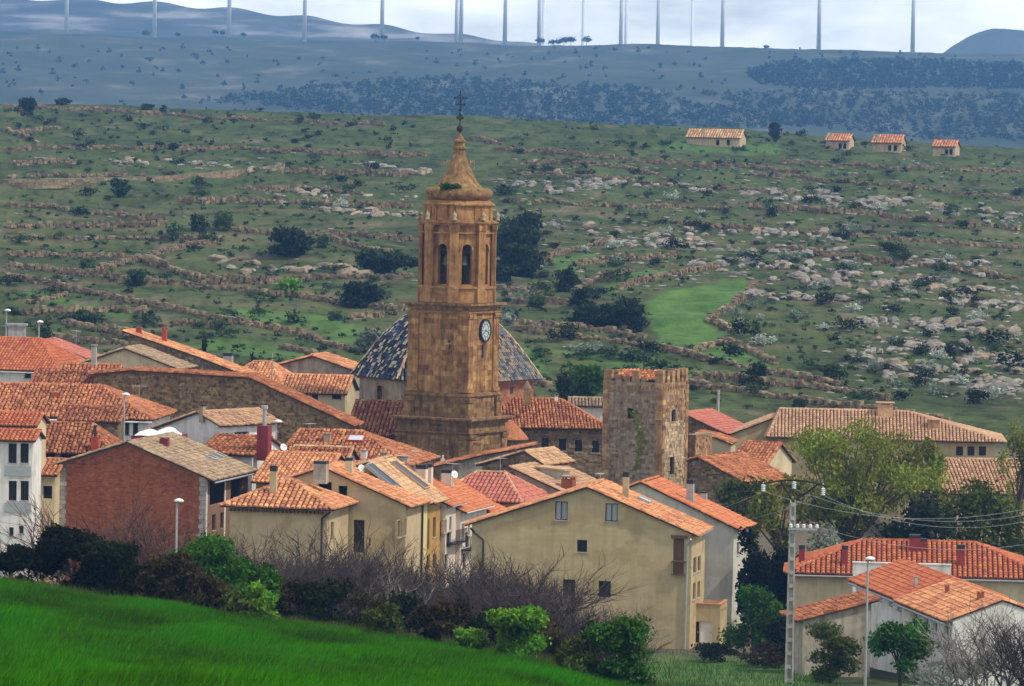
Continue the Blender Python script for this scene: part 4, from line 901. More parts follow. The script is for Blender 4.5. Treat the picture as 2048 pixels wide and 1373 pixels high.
# hip roof house
h = House('house', 'beige house with pyramid-shaped salmon tile roof behind the bare shrubs', A=(460, 1009, 341), x2=655, yaw=12, L=6)
h.hip_roof('salmon_tile', 1.55, h.W / 2 - .1, oe=.55, insetl=h.W / 2 - .1, nind=300, old=.25, pitch=.37, row=.45)
h.walls('sand_plaster', [('r', 662, 1045, 667, 1080, 's')])
g = MB()
for k in range(int(h.W / .28)): g.box(h.pt(k * .28, -.42, h.zA - .42), h.u * .14, h.v * .42, Zv * .14)
g.build('eave_corbels', MATS['brown_wood'], h.root)
h.downpipe([h.pt(h.W + .3, -.5, h.zA - .25), h.pt(h.W - .35, -.1, h.zA - .75), h.pt(h.W - .35, -.1, h.zb)], .07)
h.chimney(547, 990, 934, 13, 'sand_plaster', 'black_metal')
# beige gable behind it
h = House('house', 'beige gable house with tall dark door and two black attic openings', A=346.6, prof=[(585, 957), (648, 937), (812, 1012)], yaw=12, L=5.0)
h.profile_roof('salmon_tile', nind=200, old=.2, pitch=.3)
h.walls('sand_plaster', [('f', 636, 964, 663, 982, 'o'), ('f', 677, 972, 694, 992, 'o'), ('f', 707, 1040, 728, 1106, 'door'), ('f', 738, 1076, 741, 1092, 'd'), ('r', 796, 1042, 802, 1074, 's'), ('r', 808, 1038, 813, 1071, 's')])
h.gutter(h.pt(h.W + .5, -.2, h.prof[-1][1] - .12), h.pt(h.W + .5, h.L + .2, h.prof[-1][1] - .12), 'black_metal'); h.downpipe([h.pt(h.W + .1, h.L - .1, h.prof[-1][1]), h.pt(h.W + .1, h.L - .1, h.zb)], .07)
h.chimney(642, 950, 922, 26, 'dirty_plaster', 'black_metal'); h.chimney(697, 950, 918, 14, 'cream_plaster', 'black_metal')
# yellow and ochre terrace pair
prv = h
for i, (lab, m, ym) in enumerate((('narrow yellow house with straw-coloured roof between beige and ochre neighbours', 'yellow_plaster', 0), ('narrow ochre house with dark doors next to the yellow house', 'ochre_plaster', 1))):
    Y0 = 351.8 + 4.2 * i
    h = House('house', lab, A=Y0, prof=[(690 + 20 * i, 941 - 6 * i), (735 + 20 * i, 928 - 5 * i), (830 + 27 * i, 1005 - 4 * i)], yaw=12, L=4.1)
    h.profile_roof('straw_tile', nind=60, old=.2, pitch=.32, og=.06)
    if i == 0: h.walls(m, [('r', 826, 1022, 829, 1031, 'd'), ('r', 833, 1020, 836, 1029, 'd'), ('r', 841, 1018, 844, 1027, 'd'), ('r', 827, 1056, 832, 1092, 's'), ('r', 838, 1052, 843, 1086, 's')]); h.skylight(770, 962, 1.7, 3.3, 'glass', 'grey_metal')  # flat dark pane added for the dark hollow of the sunken roof terrace
    else: h.walls(m, [('r', 853, 1040, 858, 1098, 'door'), ('r', 866, 1036, 871, 1074, 's'), ('r', 854, 1112, 859, 1140, 'd'), ('r', 866, 1110, 871, 1136, 'd')]); h.skylight(815, 957, 1.6, 3.2, 'glass', 'straw_tile')  # dark pane again stands in for a sunken terrace, no real skylight
    h.gutter(h.pt(h.W + .5, 0, h.prof[-1][1] - .12), h.pt(h.W + .5, h.L, h.prof[-1][1] - .12), 'black_metal')
# three white terraced houses
for i, (cx, cy, Y, Lh, lab) in enumerate(((892, 1010, 359.0, 3.6, 'white terraced house with orange roof nearest the ochre house'), (921, 1023, 361.5, 7.4, 'white terraced house with balcony in the middle of the row of three'), (975, 1026, 368.5, 7.5, 'white terraced house at the far end of the row, half behind the beige gable'))):
    h = House('house', lab, C=(cx, cy, Y), W=8.0, yaw=15, L=Lh)
    z = h.zA; h.prof = [(0, z), (3.4 if i else 4.0, z + 1.75), (8.0, z)]
    h.profile_roof('orange_tile', old=.04, pitch=.26, og=.05, nind=60 if i < 2 else 0)
    if i == 0: ws = [('r', 889, 1040, 893, 1066, 's'), ('r', 899, 1034, 903, 1062, 'd'), ('r', 893, 1066, 902, 1092, 'bl'), ('r', 890, 1110, 895, 1140, 'd')]
    elif i == 1: ws = [('r', 924, 1048, 928, 1076, 's'), ('r', 936, 1042, 940, 1070, 's'), ('r', 948, 1038, 953, 1066, 's'), ('r', 931, 1066, 939, 1094, 'bl'), ('r', 946, 1060, 954, 1090, 'bl'), ('r', 926, 1108, 931, 1140, 'd')]
    else: ws = [('r', 979, 1045, 984, 1072, 's')]
    h.walls('pink_white', ws)
    h.gutter(h.pt(8.5, 0, z - .1), h.pt(8.5, h.L, z - .1), 'white_metal')
    if i < 2:
        p, e, n = h.side('r'); g = MB(); zz = z - 2.9
        g.box(p + e * .3 + Zv * zz - n * .7, e * (Lh - .6), n * .7, Zv * .1)
        k = 0.0
        while k < Lh - .6: g.box(p + e * (.3 + k) + Zv * (zz + .1) - n * .7, e * .02, n * .02, Zv * .9); k += .15
        g.box(p + e * .3 + Zv * (zz + 1.0) - n * .71, e * (Lh - .6), n * .04, Zv * .04); g.build('balcony', MATS['black_metal'], h.root)
    if i == 0: h.chimney(842, 974, 932, 21, 'pink_white', 'black_metal'); h.chimney(856, 962, 928, 17, 'pink_white', 'black_metal')
    if i == 1: h.chimney(894, 975, 942, 21, 'pink_white', 'black_metal')
# lattice-patterned hip roof
h = House('house', 'house with red and pale chequered hip roof behind the white terraces', C=(1038, 1003, 373), W=6.4, yaw=18, L=6.5)
h.hip_roof('pink_tile', 1.75, 2.2, nind=150, old=.15, pitch=.34, row=.5, capm='straw_tile', insetl=2.0); h.walls('cream_plaster')
# grey-walled house with tan sloping roof
h = House('house', 'grey-walled house with salmon roof, dormer and brick chimney behind the beige gable', A=380, prof=[(1031, 941), (1132, 988)], yaw=22, L=8.5)
h.profile_roof('peach_tile', old=.5, pitch=.3, nind=120); h.walls('dirty_plaster')
h.chimney(1136, 985, 955, 24, 'brick', 'brick', 'slab')
q, n, r = h.on_roof(1098, 956); g = MB(); u_, v_ = h.u, h.v
g.box(q - u_ * .8 - v_ * .1 - Zv * .9, u_ * 1.9, v_ * 1.5, Zv * 1.55); dm_ = g.build('dormer', MATS['grey_plaster'], h.root)
g = MB(); g.add([q - u_ * 1.1 - v_ * .4 + Zv * .66, q + u_ * 1.4 - v_ * .4 + Zv * .5, q + u_ * 1.4 + v_ * 1.7 + Zv * .5, q - u_ * 1.1 + v_ * 1.7 + Zv * .66, q - u_ * 1.1 - v_ * .4 + Zv * .78, q + u_ * 1.4 - v_ * .4 + Zv * .62, q + u_ * 1.4 + v_ * 1.7 + Zv * .62, q - u_ * 1.1 + v_ * 1.7 + Zv * .78], CUBE_F); g.build('dormer_roof', MATS['straw_tile'], dm_)
# stone ruin houses
h = House('house', 'old stone house with straw-coloured roof below the church wall', A=387, prof=[(965, 930), (1052, 905), (1083, 926)], yaw=27, L=4.6)
h.profile_roof('straw_tile', old=.5, nind=60); h.walls('rubble_brown'); h.rubble('f', [(0, h.zb), (h.W, h.zb)] + h.prof[::-1])
h = House('shed', 'dirty plaster shed with a thin sloping tile edge below the church tower', A=396, prof=[(880, 933), (965, 913), (1062, 895)], yaw=6, L=3.0, cat='shed')
h.profile_roof('old_tile', old=.6); h.walls('dirty_plaster'); h.chimney(955, 914, 886, 17, 'castle_warm', 'old_tile', 'slab'); h.chimney(886, 930, 918, 8, 'white_plaster', 'white_metal', 'pipe')
# brick gable house
h = House('house', 'red brick gable house with tan roof and glazed loggia', A=353.6, prof=[(120, 929), (257, 887), (413, 957)], yaw=13, L=10.6)
h.profile_roof('tan_tile', nind=300, old=.2, pitch=.32, oe=.6)
h.walls('mortar', [('r', 420, 960, 452, 1004, 'o'), ('r', 462, 958, 484, 996, 'o'), ('r', 424, 1030, 431, 1060, 'd'), ('r', 441, 1026, 447, 1056, 'd')])
ash = Ashlar(h.wall, 'brick', 300, 'brick'); o_, e_, n_ = h.side('f'); pr = h.prof
bmb = MB(); zz = h.zb; r_ = 0
while zz < pr[1][1]:
    x = -.15 if r_ % 2 else 0
    while x < h.W:
        a, b = max(x, .55), min(x + .3, h.W - .5)
        if b - a > .05:
            zt = lambda t: np.interp(t, [p[0] for p in pr], [p[1] for p in pr])
            if min(zt(a), zt(b)) > zz + .12:
                q = max(-1, min(1, random.gauss(0, .5)))
                if ash.n < 300 and .12 < (zz - 2.2) / 9 and random.random() < .15: block(h.wall, o_ + e_ * (a + .006) + Zv * (zz + .008) - n_ * .02, e_, b - a - .012, Zv, .104, n_, .03, 'brick', round(q * 4) / 4, 'brick'); ash.n += 1
                else: bmb.box(o_ + e_ * (a + .006) + Zv * (zz + .008) - n_ * random.uniform(.015, .025), e_ * (b - a - .012), n_ * .03, Zv * .104, q)
        x += .3
    zz += .12; r_ += 1
bmb.build('bricks', MATS['brick'], h.wall, kind='stuff')
for a in (0, h.W - .5):
    z = h.zb; i = 0
    while z < zt(a + .25) - .35:
        w = .5 if i % 2 else .42; block(h.wall, o_ + e_ * (a if a == 0 else h.W - w) + Zv * z - n_ * .05, e_, w, Zv, .3, n_, .05, 'concrete', round(random.gauss(0, .4) * 4) / 4, 'quoin'); z += .33; i += 1
o2, e2, n2 = h.side('r'); g = MB(); g.box(o2 - n2 * .03 + Zv * h.zb, e2 * .3, n2 * .03, Zv * (pr[-1][1] - h.zb)); g.box(o2 + e2 * 4.6 - n2 * .03 + Zv * h.zb, e2 * .3, n2 * .03, Zv * (pr[-1][1] - h.zb)); g.build('corner_strip', MATS['white_plaster'], h.root)
h.gutter(h.pt(h.W + .65, 0, pr[-1][1] - .3), h.pt(h.W + .65, h.L, pr[-1][1] - .3), 'grey_metal')
h.chimney(328, 897, 876, 17, 'maroon_paint', 'ivory_stone', 'slab'); h.skylight(420, 923, 1.0, .8, 'glass'); h.skylight(437, 918, 1.0, .8, 'glass')
# white house far left
h = House('house', 'white house with tall glazed windows at the left edge of the photo', A=(-70, 878, 344), x2=66, yaw=6, L=3, cat='house')
h.eave_roof('red_tile', .5, old=.1, oe=.35)
h.walls('white_plaster', [('f', x0, y0, x0 + 16, y0 + 40, 'd') for y0 in (887, 962) for x0 in (-60, -28, 17, 41)] + [('f', 18, 1055, 27, 1072, 'bl'), ('f', 38, 1052, 47, 1068, 'bl')])
g = MB()
for y0 in (930, 1004):
    a, z = h.hit2(10, y0); a2, z2 = h.hit2(62, y0 + 14); o_, e_, n_ = h.side('f'); g = MB(); g.box(o_ + e_ * a - n_ * .06 + Zv * (z - .75), e_ * (a2 - a), n_ * .05, Zv * .7); g.build('spandrel', MATS['grey_metal'], h.root)
h = House('house', 'white annex with dark openings between the white house and the brick house', A=(60, 949, 352), x2=110, yaw=6, L=3, cat='house')
h.eave_roof('old_tile', .8, t=1.0, old=.5); h.walls('cream_plaster', [('f', 66, 974, 82, 1000, 'o'), ('f', 86, 972, 104, 998, 'o')])
h = House('house', 'small upper block with red roof behind the white house at the left edge', A=(-60, 848, 350), x2=70, yaw=6, L=4)
h.eave_roof('red_tile', .65, old=.2); h.walls('cream_plaster')
# old low house with sagging roof
h = House('house', 'low house with patched old tile roof behind the brick gable house', A=(62, 902, 360), x2=212, yaw=5, L=7)
h.hip_roof('old_tile_dark', 1.75, 1.6, old=.9, insetl=.3); h.walls('dirty_plaster', [('f', 74, 908, 110, 930, 'o'), ('f', 120, 908, 160, 930, 'o')])
h.chimney(190, 905, 868, 14, 'red_paint', 'black_metal', 'pipe')
h = House('shed', 'small stone shed with a tiled edge below the wide old roof', A=(122, 842, 371), x2=236, yaw=3, L=3.5, cat='shed')
h.eave_roof('old_tile_dark', .8, t=1.0, old=.8); h.walls('rubble_brown', [('f', 130, 858, 160, 875, 'o')]); h.rubble('f', [(0, h.zb), (h.W, h.zb), (h.W, h.zA - .2), (0, h.zA - .2)], holes=h.holes['f'])
# wide old roof at left
h = House('house', 'wide old tile hip roof with white wall below at the left', A=(-60, 829, 384), x2=296, yaw=5, L=11)
h.hip_roof('old_tile', 2.05, 4.6, old=.9, insetl=.5, nind=150, pitch=.32, row=.45)
h.walls('white_plaster', [('f', 250, 845, 258, 870, 'd'), ('f', 266, 836, 276, 872, 'door'), ('f', 90, 836, 112, 848, 'o'), ('f', 128, 836, 150, 848, 'o')])
h.chimney(112, 800, 786, 9, 'red_paint', 'ivory_stone', 'slab'); h.gutter(h.pt(0, -.5, h.zA - .25), h.pt(h.W + .4, -.5, h.zA - .25), 'white_metal')
h = House('house', 'old tile roof rising behind the wide old roof at left', A=(62, 774, 398), x2=192, yaw=5, L=6)
h.eave_roof('old_tile_dark', 1.05, old=.9); h.walls('dirty_plaster')
# white gable house in the middle left
h = House('house', 'white house with stained gable and barred window below the long stone barn', A=378, prof=[(301, 862), (398, 827), (437, 850)], yaw=38, L=6.6)
h.profile_roof('peach_tile', old=.8, nind=120); h.walls('white_plaster', [('r', 469, 865, 497, 880, 'b')])
h.chimney(404, 832, 812, 10, 'ivory_stone', 'iron', 'slab')
# long stone barn
h = House('barn', 'long dark stone barn with tile-edged wall across the village', A=398, prof=[(187, 751), (262, 743), (500, 758), (704, 852)], yaw=8, L=3.5, cat='barn')
h.profile_roof('old_tile_dark', old=.9, oe=.3); h.walls('rubble_brown')
h.rubble('f', [(0, h.zb), (h.W, h.zb)] + h.prof[::-1], 'rubble_brown', (.5, .22), .75)
g = MB(); a, z = h.hit2(262, 760); o_, e_, n_ = h.side('f'); g.box(o_ + e_ * (a - .1) - n_ * .1 + Zv * h.zb, e_ * .25, n_ * .1, Zv * (z - h.zb)); g.build('buttress', MATS['brown_wood'], h.root)
# stone house with two red chimneys
h = House('house', 'stone house with long falling roofline and red chimneys behind the cream gable', A=424, prof=[(257, 668), (400, 717), (480, 748)], yaw=12, L=3)
h.profile_roof('salmon_tile', old=.4); h.walls('rubble_grey'); h.rubble('f', [(0, h.zb), (h.W, h.zb)] + h.prof[::-1], 'rubble_brown', (.5, .22), .7)
h.chimney(277, 672, 657, 10, 'red_paint', 'red_paint', 'slab'); h.chimney(328, 688, 656, 9, 'red_paint', 'red_paint', 'slab')
# cream gable
h = House('house', 'cream gable house with weathered tan roof and grey chimney', A=412, prof=[(166, 728), (250, 699), (352, 738)], yaw=10, L=5)
h.profile_roof('tan_tile', old=.4); h.walls('cream_plaster'); h.chimney(188, 716, 689, 10, 'concrete', 'concrete', 'slab')
h = House('shed', 'low tile roof shed tucked under the cream gable', A=(120, 752, 404), x2=232, yaw=4, L=3.5, cat='shed')
h.eave_roof('old_tile', .8, old=.8); h.walls('rubble_grey')
# top-left white house
h = House('house', 'white house with bright red hip roof at the upper left edge', A=(-70, 735, 424), x2=112, yaw=14, L=9)
h.hip_roof('red_tile', 2.3, 3.0, old=.1, insetl=.5); h.walls('white_plaster', [('f', 49, 745, 62, 757, 'd'), ('f', 71, 743, 84, 755, 'd')])
h.gutter(h.pt(0, -.5, h.zA - .25), h.pt(h.W + .4, -.5, h.zA - .25), 'white_metal')
h = House('shed', 'dark walled shed with pink tile roof behind the red hip roof at upper left', A=444, prof=[(56, 700), (84, 684), (165, 716)], yaw=8, L=5, cat='shed')
h.profile_roof('pink_tile', old=.4); h.walls('rubble_grey')
h = House('shed', 'grey stone gateway block above the roofs at the upper left edge', A=(16, 652, 462), x2=50, yaw=0, L=1.0, cat='shed')
h.tops = {k: [(0, h.zA), (h.W if k in 'fb' else h.L, h.zA)] for k in 'frlb'}; h.walls('concrete'); g = MB(); g.box(h.pt(-.15, -.15, h.zA), h.u * (h.W + .3), h.v * 1.3, Zv * .2); g.build('coping', MATS['concrete'], h.root)
# roofs behind the barn
h = House('house', 'orange old roof with grey chimney right of the red-chimney stone house', A=(452, 768, 432), x2=556, yaw=10, L=8)
h.hip_roof('salmon_tile', 1.7, 1.5, old=.5, insetl=1.5); h.walls('rubble_grey'); h.chimney(456, 738, 706, 18, 'concrete', 'black_metal')
h = House('house', 'grey gable house with salmon roof left of the blue dome', A=441, prof=[(549, 734), (626, 714), (700, 740)], yaw=12, L=5)
h.profile_roof('salmon_tile', old=.4); h.walls('dirty_plaster', [('f', 704, 745, 712, 755, 'd')][:0])
h = House('house', 'cream walled house with salmon roof just left of the church drum', A=(562, 784, 424), x2=690, yaw=6, L=7)
h.eave_roof('salmon_tile', 1.2, old=.4); h.walls('cream_plaster', [('f', 600, 789, 616, 803, 'd'), ('f', 624, 789, 636, 803, 'd'), ('f', 664, 787, 682, 799, 'd')])
# central jumble of roofs
h = House('house', 'small old roof with burgundy chimney stack in front of the white barred-window house', A=(405, 905, 366), x2=505, yaw=20, L=6)
h.eave_roof('old_tile_dark', 1.0, old=.6, pitch=.36); h.walls('white_plaster'); h.chimney(528, 905, 838, 24, 'maroon_paint', 'grey_metal', 'pipe')
h = House('house', 'house with newer orange tile roof above the pyramid-roofed house', A=(512, 962, 357), x2=640, yaw=14, L=9)
h.eave_roof('salmon_tile', 1.7, old=.3, nind=120, pitch=.32); h.walls('ochre_plaster')
h = House('house', 'broad old tile roof with skylight in front of the church tower base', A=(560, 920, 374), x2=812, yaw=12, L=9)
h.hip_roof('old_tile', 1.95, 4.6, old=.8, insetl=.4, nind=200, pitch=.32); h.walls('dirty_plaster')
h.skylight(713, 884, 1.3, 1.0, 'skylight_glass', 'red_paint'); h.chimney(655, 888, 868, 13, 'ivory_stone', 'ivory_stone', 'slab'); h.chimney(728, 920, 902, 12, 'white_plaster', 'concrete', 'slab'); h.chimney(768, 932, 906, 14, 'ivory_stone', 'ivory_stone', 'slab'); h.chimney(806, 928, 914, 22, 'concrete', 'concrete', 'slab')
h = House('house', 'small old tile roof with a capped ridge between skylight roof and orange roof', A=(582, 922, 366), x2=690, yaw=10, L=4)
h.eave_roof('old_tile_dark', .85, old=.8, capm='straw_tile'); h.walls('dirty_plaster')
h = House('shed', 'white rendered lean-to with small pipes beside the grey tower-base roofs', A=(700, 944, 364), x2=790, yaw=12, L=4, cat='shed')
h.eave_roof('old_tile', .5, old=.6); h.walls('cream_plaster'); h.chimney(740, 944, 922, 12, 'cream_plaster', 'black_metal'); h.chimney(792, 946, 928, 16, 'pink_white', 'black_metal')
# right of the castle
h = House('barn', 'barn with pink sheet roof right of the castle tower', A=438, prof=[(1330, 838), (1366, 828), (1446, 866)], yaw=26, L=6, cat='barn')
h.profile_roof('pink_tile', old=.05, pitch=.26); h.walls('rubble_brown')
h = House('house', 'cream walled house with ragged tile top right of the castle tower', A=418, prof=[(1393, 871), (1430, 877), (1462, 890)], yaw=8, L=4)
h.profile_roof('old_tile', old=.9, oe=.1); h.walls('cream_plaster')
h = House('house', 'dark stone house with orange roof right of the castle base', A=402, prof=[(1385, 921), (1398, 917), (1500, 972)], yaw=30, L=7.5)
h.profile_roof('old_tile', old=.6); h.walls('rubble_brown'); h.rubble('f', [(0, h.zb), (h.W, h.zb)] + h.prof[::-1])
h = House('house', 'beige house with orange roof half hidden by the tall willow', A=(1466, 926, 414), x2=1532, yaw=24, L=6)
h.eave_roof('old_tile', 1.5, old=.4); h.walls('cream_plaster')
h = House('hall', 'long hall with tan tile roof and overhanging eaves behind the willow', A=(1555, 872, 432), x2=1990, yaw=3, L=9, cat='hall')
h.hip_roof('peach_tile', 2.0, 7.5, old=.2, oe=.9, insetl=.2); h.walls('sand_plaster', [('f', x, 893, x + 14, 912, 'd') for x in (1912, 1935, 1958)])
h.chimney(1770, 832, 806, 30, 'straw_tile', 'straw_tile', 'slab'); h.chimney(1867, 858, 840, 24, 'castle_warm', 'straw_tile', 'slab')
h = House('house', 'beige gable wall with dark tile edge at the left end of the long hall', A=436, prof=[(1447, 876), (1545, 839), (1600, 865)], yaw=4, L=6)
h.profile_roof('peach_tile', old=.3); h.walls('sand_plaster')
h = House('house', 'wide tan roof at the right edge behind the dark trees', A=(1810, 984, 398), x2=2110, yaw=-6, L=11)
h.eave_roof('peach_tile', 2.2, old=.4); h.walls('sand_plaster')
h = House('shed', 'white metal shed behind the church roof', A=(1142, 812, 452), x2=1212, yaw=0, L=5, cat='shed')
h.eave_roof('tan_tile', .5); h.walls('white_plaster')
# lower right
h = House('house', 'cream house with wide red hip roof and dark red chimneys at right', A=(1588, 1143, 336), x2=2090, yaw=4, L=9.5)
h.hip_roof('red_tile', 1.75, 4.6, old=.05, insetl=4.6, oe=.6, nind=300, pitch=.34)
h.walls('cream_plaster', [('f', 1920, 1185, 1945, 1210, 'd')])
for x, yb, yt, w in ((1604, 1131, 1093, 12), (1689, 1134, 1094, 12), (1829, 1106, 1072, 22), (1845, 1107, 1080, 16), (1921, 1135, 1092, 16)): h.chimney(x, yb, yt, w, 'maroon_paint', 'black_metal')
h.gutter(h.pt(0, -.65, h.zA - .22), h.pt(h.W, -.65, h.zA - .22), 'grey_metal')
pz = House('parapet_wall', 'white parapet wall rising between the red hip roof and the white terrace', A=(1706, 1126, 331), x2=1902, yaw=4, L=.4, cat='wall')
pz.tops = {k: [(0, pz.zA), (pz.W if k in 'fb' else pz.L, pz.zA)] for k in 'frlb'}; pz.walls('white_plaster')
g = MB(); g.box(pz.pt(-.05, -.05, pz.zA), pz.u * (pz.W + .1), pz.v * .5, Zv * .06); g.build('coping', MATS['white_plaster'], pz.root)
ca_, cb_ = P(1905, 1241, 300), P(1711, 1161, 325); vv = (cb_ - ca_); yaw_ = math.degrees(math.atan2(vv.x, vv.y)); Lt = Vector((vv.x, vv.y)).length
for i in (1, 0):
    lab = ('nearer white terraced house with salmon roof at the lower right', 'farther white terraced house with reddish roof at the lower right')[i]
    k0 = (0, .5)[i]; a = ca_ + vv * k0
    h = House('house', lab, A=(1905, 1241, 300), W=6.4, yaw=yaw_, L=Lt / 2 - .1)
    h.O = Vector((a.x, a.y, 0)); h.root.location = h.pt(3.2, Lt / 4, h.zb); h.zb = -.3
    z = h.zA + (0, .12)[i]; h.prof = [(0, z), (3.1, z + 1.15), (6.4, z)]
    h.profile_roof('salmon_tile' if i == 0 else 'red_tile', old=.25, nind=150, pitch=.32, og=.08)
    if i == 0: ws = [('l', x, y, x + 9, y + 26, 'w') for x, y in ((1826, 1226), (1848, 1234), (1866, 1243), (1888, 1250))]
    else: ws = [('l', x, y, x + 7, y + 16, 'w') for x, y in ((1757, 1188), (1778, 1197), (1795, 1206))]
    h.walls('white_plaster', ws); h.gutter(h.pt(-.5, 0, z - .25), h.pt(-.5, h.L, z - .25), 'grey_metal')
    if i == 0: h.chimney(1962, 1205, 1186, 12, 'brick', 'brick', 'slab'); h.chimney(1895, 1192, 1172, 8, 'brick', 'brick', 'slab')
    else: h.chimney(1832, 1178, 1155, 7, 'concrete', 'concrete', 'slab')
h = House('shed', 'grey shed with worn pink-brown roof beside the white terrace', A=306, prof=[(1606, 1242), (1742, 1207)], yaw=-8, L=4.6, cat='shed')
h.profile_roof('old_tile_dark', old=.5, nind=60); h.walls('dirty_plaster')
# four stone huts on the crest
def hut(lab, x0, x1, ye, yr, Y, hip=False, ytop=None):
    Y = ground_px((x0 + x1) / 2, ye + 19, 470, 1300).y + 1
    h = House('stone_hut', lab, A=(x0, ye, Y), x2=x1, yaw=14, L=6, cat='hut', group='stone huts on the hill crest')
    h.eave_roof('straw_tile' if hip else 'salmon_tile', yr, old=.2, pitch=.5, row=.8); h.walls('castle_pale', [('f', x0 + (x1 - x0) * .55, ye + 6, x0 + (x1 - x0) * .55 + 6, ye + 17, 'o'), ('f', x0 + (x1 - x0) * .75, ye + 6, x0 + (x1 - x0) * .75 + 6, ye + 17, 'o')]); return h
hut('largest stone hut with tan roof and porch on the hill crest', 1374, 1480, 274, 1.4, 1120, True).chimney(1408, 270, 258, 6, 'castle_pale', 'castle_pale', 'slab')
hut('stone hut with salmon roof on the crest right of the dark tree', 1652, 1698, 281, 1.2, 1135).chimney(1662, 280, 266, 6, 'castle_pale', 'castle_pale', 'slab')
hut('stone hut with salmon roof, middle of the three huts at right', 1745, 1802, 285, 1.4, 1130).chimney(1756, 282, 270, 6, 'castle_pale', 'castle_pale', 'slab')
hut('smallest stone hut at the right end of the hill crest', 1866, 1910, 293, 1.1, 1125)
# ================================================================ dry stone walls on the hillside
WALLS = [[(10, 214), (200, 222), (400, 238), (770, 253)], [(10, 301), (200, 298), (450, 299), (650, 308), (850, 313)], [(10, 357), (200, 354), (290, 352)],
 [(13, 412), (163, 425), (334, 443)], [(13, 456), (250, 454), (334, 452)], [(13, 478), (280, 480), (430, 477)], [(13, 513), (250, 516), (272, 515)], [(281, 518), (360, 500), (440, 480)], [(185, 544), (281, 521)],
 [(13, 537), (198, 555), (378, 574), (659, 604), (808, 622)], [(13, 552), (176, 588), (351, 623), (483, 649), (615, 675), (699, 702)], [(457, 464), (518, 467), (694, 471), (830, 484)],
 [(283, 521), (374, 556), (440, 569), (545, 566)], [(466, 567), (562, 561), (747, 557), (826, 555)], [(352, 406), (571, 409), (826, 416)], [(483, 380), (615, 381), (725, 389)], [(57, 609), (136, 592)], [(48, 631), (170, 626), (290, 626)],
 [(127, 648), (255, 674)], [(105, 683), (255, 692)], [(343, 652), (479, 648)], [(640, 470), (720, 500), (780, 512)], [(700, 640), (765, 636)],
 [(1027, 647), (1150, 660), (1293, 678)], [(1022, 660), (1288, 694), (1501, 741), (1689, 777)], [(1387, 756), (1501, 767), (1658, 782), (1780, 800)], [(1376, 772), (1553, 798), (1736, 824), (1900, 845)], [(1147, 532), (1241, 519), (1355, 514)],
 [(1084, 522), (1147, 501), (1230, 485)], [(1152, 584), (1204, 553), (1262, 548)], [(1236, 579), (1319, 558), (1428, 537)], [(1510, 575), (1465, 616), (1418, 642), (1460, 663)], [(1392, 704), (1455, 686), (1554, 730)], [(990, 579), (1084, 587)], [(1032, 605), (1136, 610)],
 [(990, 300), (1150, 312), (1350, 330), (1600, 345)], [(1020, 345), (1300, 368), (1560, 388)], [(1000, 405), (1250, 415), (1450, 420)], [(1500, 418), (1710, 428), (2038, 462)], [(1350, 450), (1760, 478), (2038, 500)], [(1040, 330), (1180, 328), (1320, 352)], [(1500, 350), (1800, 375), (2038, 400)], [(1560, 325), (1800, 338), (2038, 345)], [(1540, 500), (1800, 530), (2038, 560)],
 [(30, 330), (150, 326)], [(560, 345), (700, 350), (840, 352)], [(940, 280), (1000, 292)], [(560, 700), (640, 712)], [(1000, 760), (1100, 775)], [(1560, 845), (1760, 858)], [(20, 268), (120, 258)], [(10, 262), (75, 285)]]
def stone_wall(pts, i):
    w = []
    for (x0, y0), (x1, y1) in zip(pts[:-1], pts[1:]):
        k = max(2, int(math.hypot(x1 - x0, y1 - y0) / 7))
        for j in range(k): w.append((x0 + (x1 - x0) * j / k, y0 + (y1 - y0) * j / k + 1.2 * math.sin((x0 + j * 7) * .05)))
    w.append(pts[-1]); g = [ground_px(x, y, 470, 1300) for x, y in w]; g = [p for p in g if p is not None]
    g2 = [g[0]]
    for p in g[1:]:
        if abs(p.y - g2[-1].y) < 60: g2.append(p)
    if len(g2) < 3: return
    mb = MB(); base = random.uniform(.5, .8)
    for a, b in zip(g2[:-1], g2[1:]):
        d = b - a; l = d.length; n = max(1, int(l / .55)); d2 = d / n; s = Vector((d.y, -d.x, 0)).normalized()
        if s.y > 0: s = -s
        for j in range(n):
            p = a + d2 * j; p.z = zgf(p.x, p.y) - .2; h = base * (1 + .3 * math.sin(p.x * .21 + i) * math.sin(p.y * .13)) + .2; z = 0; rows = 3
            for r in range(rows):
                hh = h / rows * random.uniform(.7, 1.3); o = p + d2 * random.uniform(-.35, .35) + Zv * z + s * random.uniform(-.15, .15)
                if r == rows - 1 and random.random() < .25: continue
                mb.box(o - s * .3, Vector((d2.x, d2.y, d2.z)) * random.uniform(.7, 1.25), s * .6 * random.uniform(.7, 1.2), Zv * hh, max(-1, min(1, random.gauss(0, .55)))); z += hh
    o = mb.build('dry_stone_wall', MATS['stone_bits'])
    tag(o, 'low brown dry stone wall edging a terrace on the hillside', 'stone wall', 'dry stone terrace walls')
for i, w in enumerate(WALLS): stone_wall(w, i)
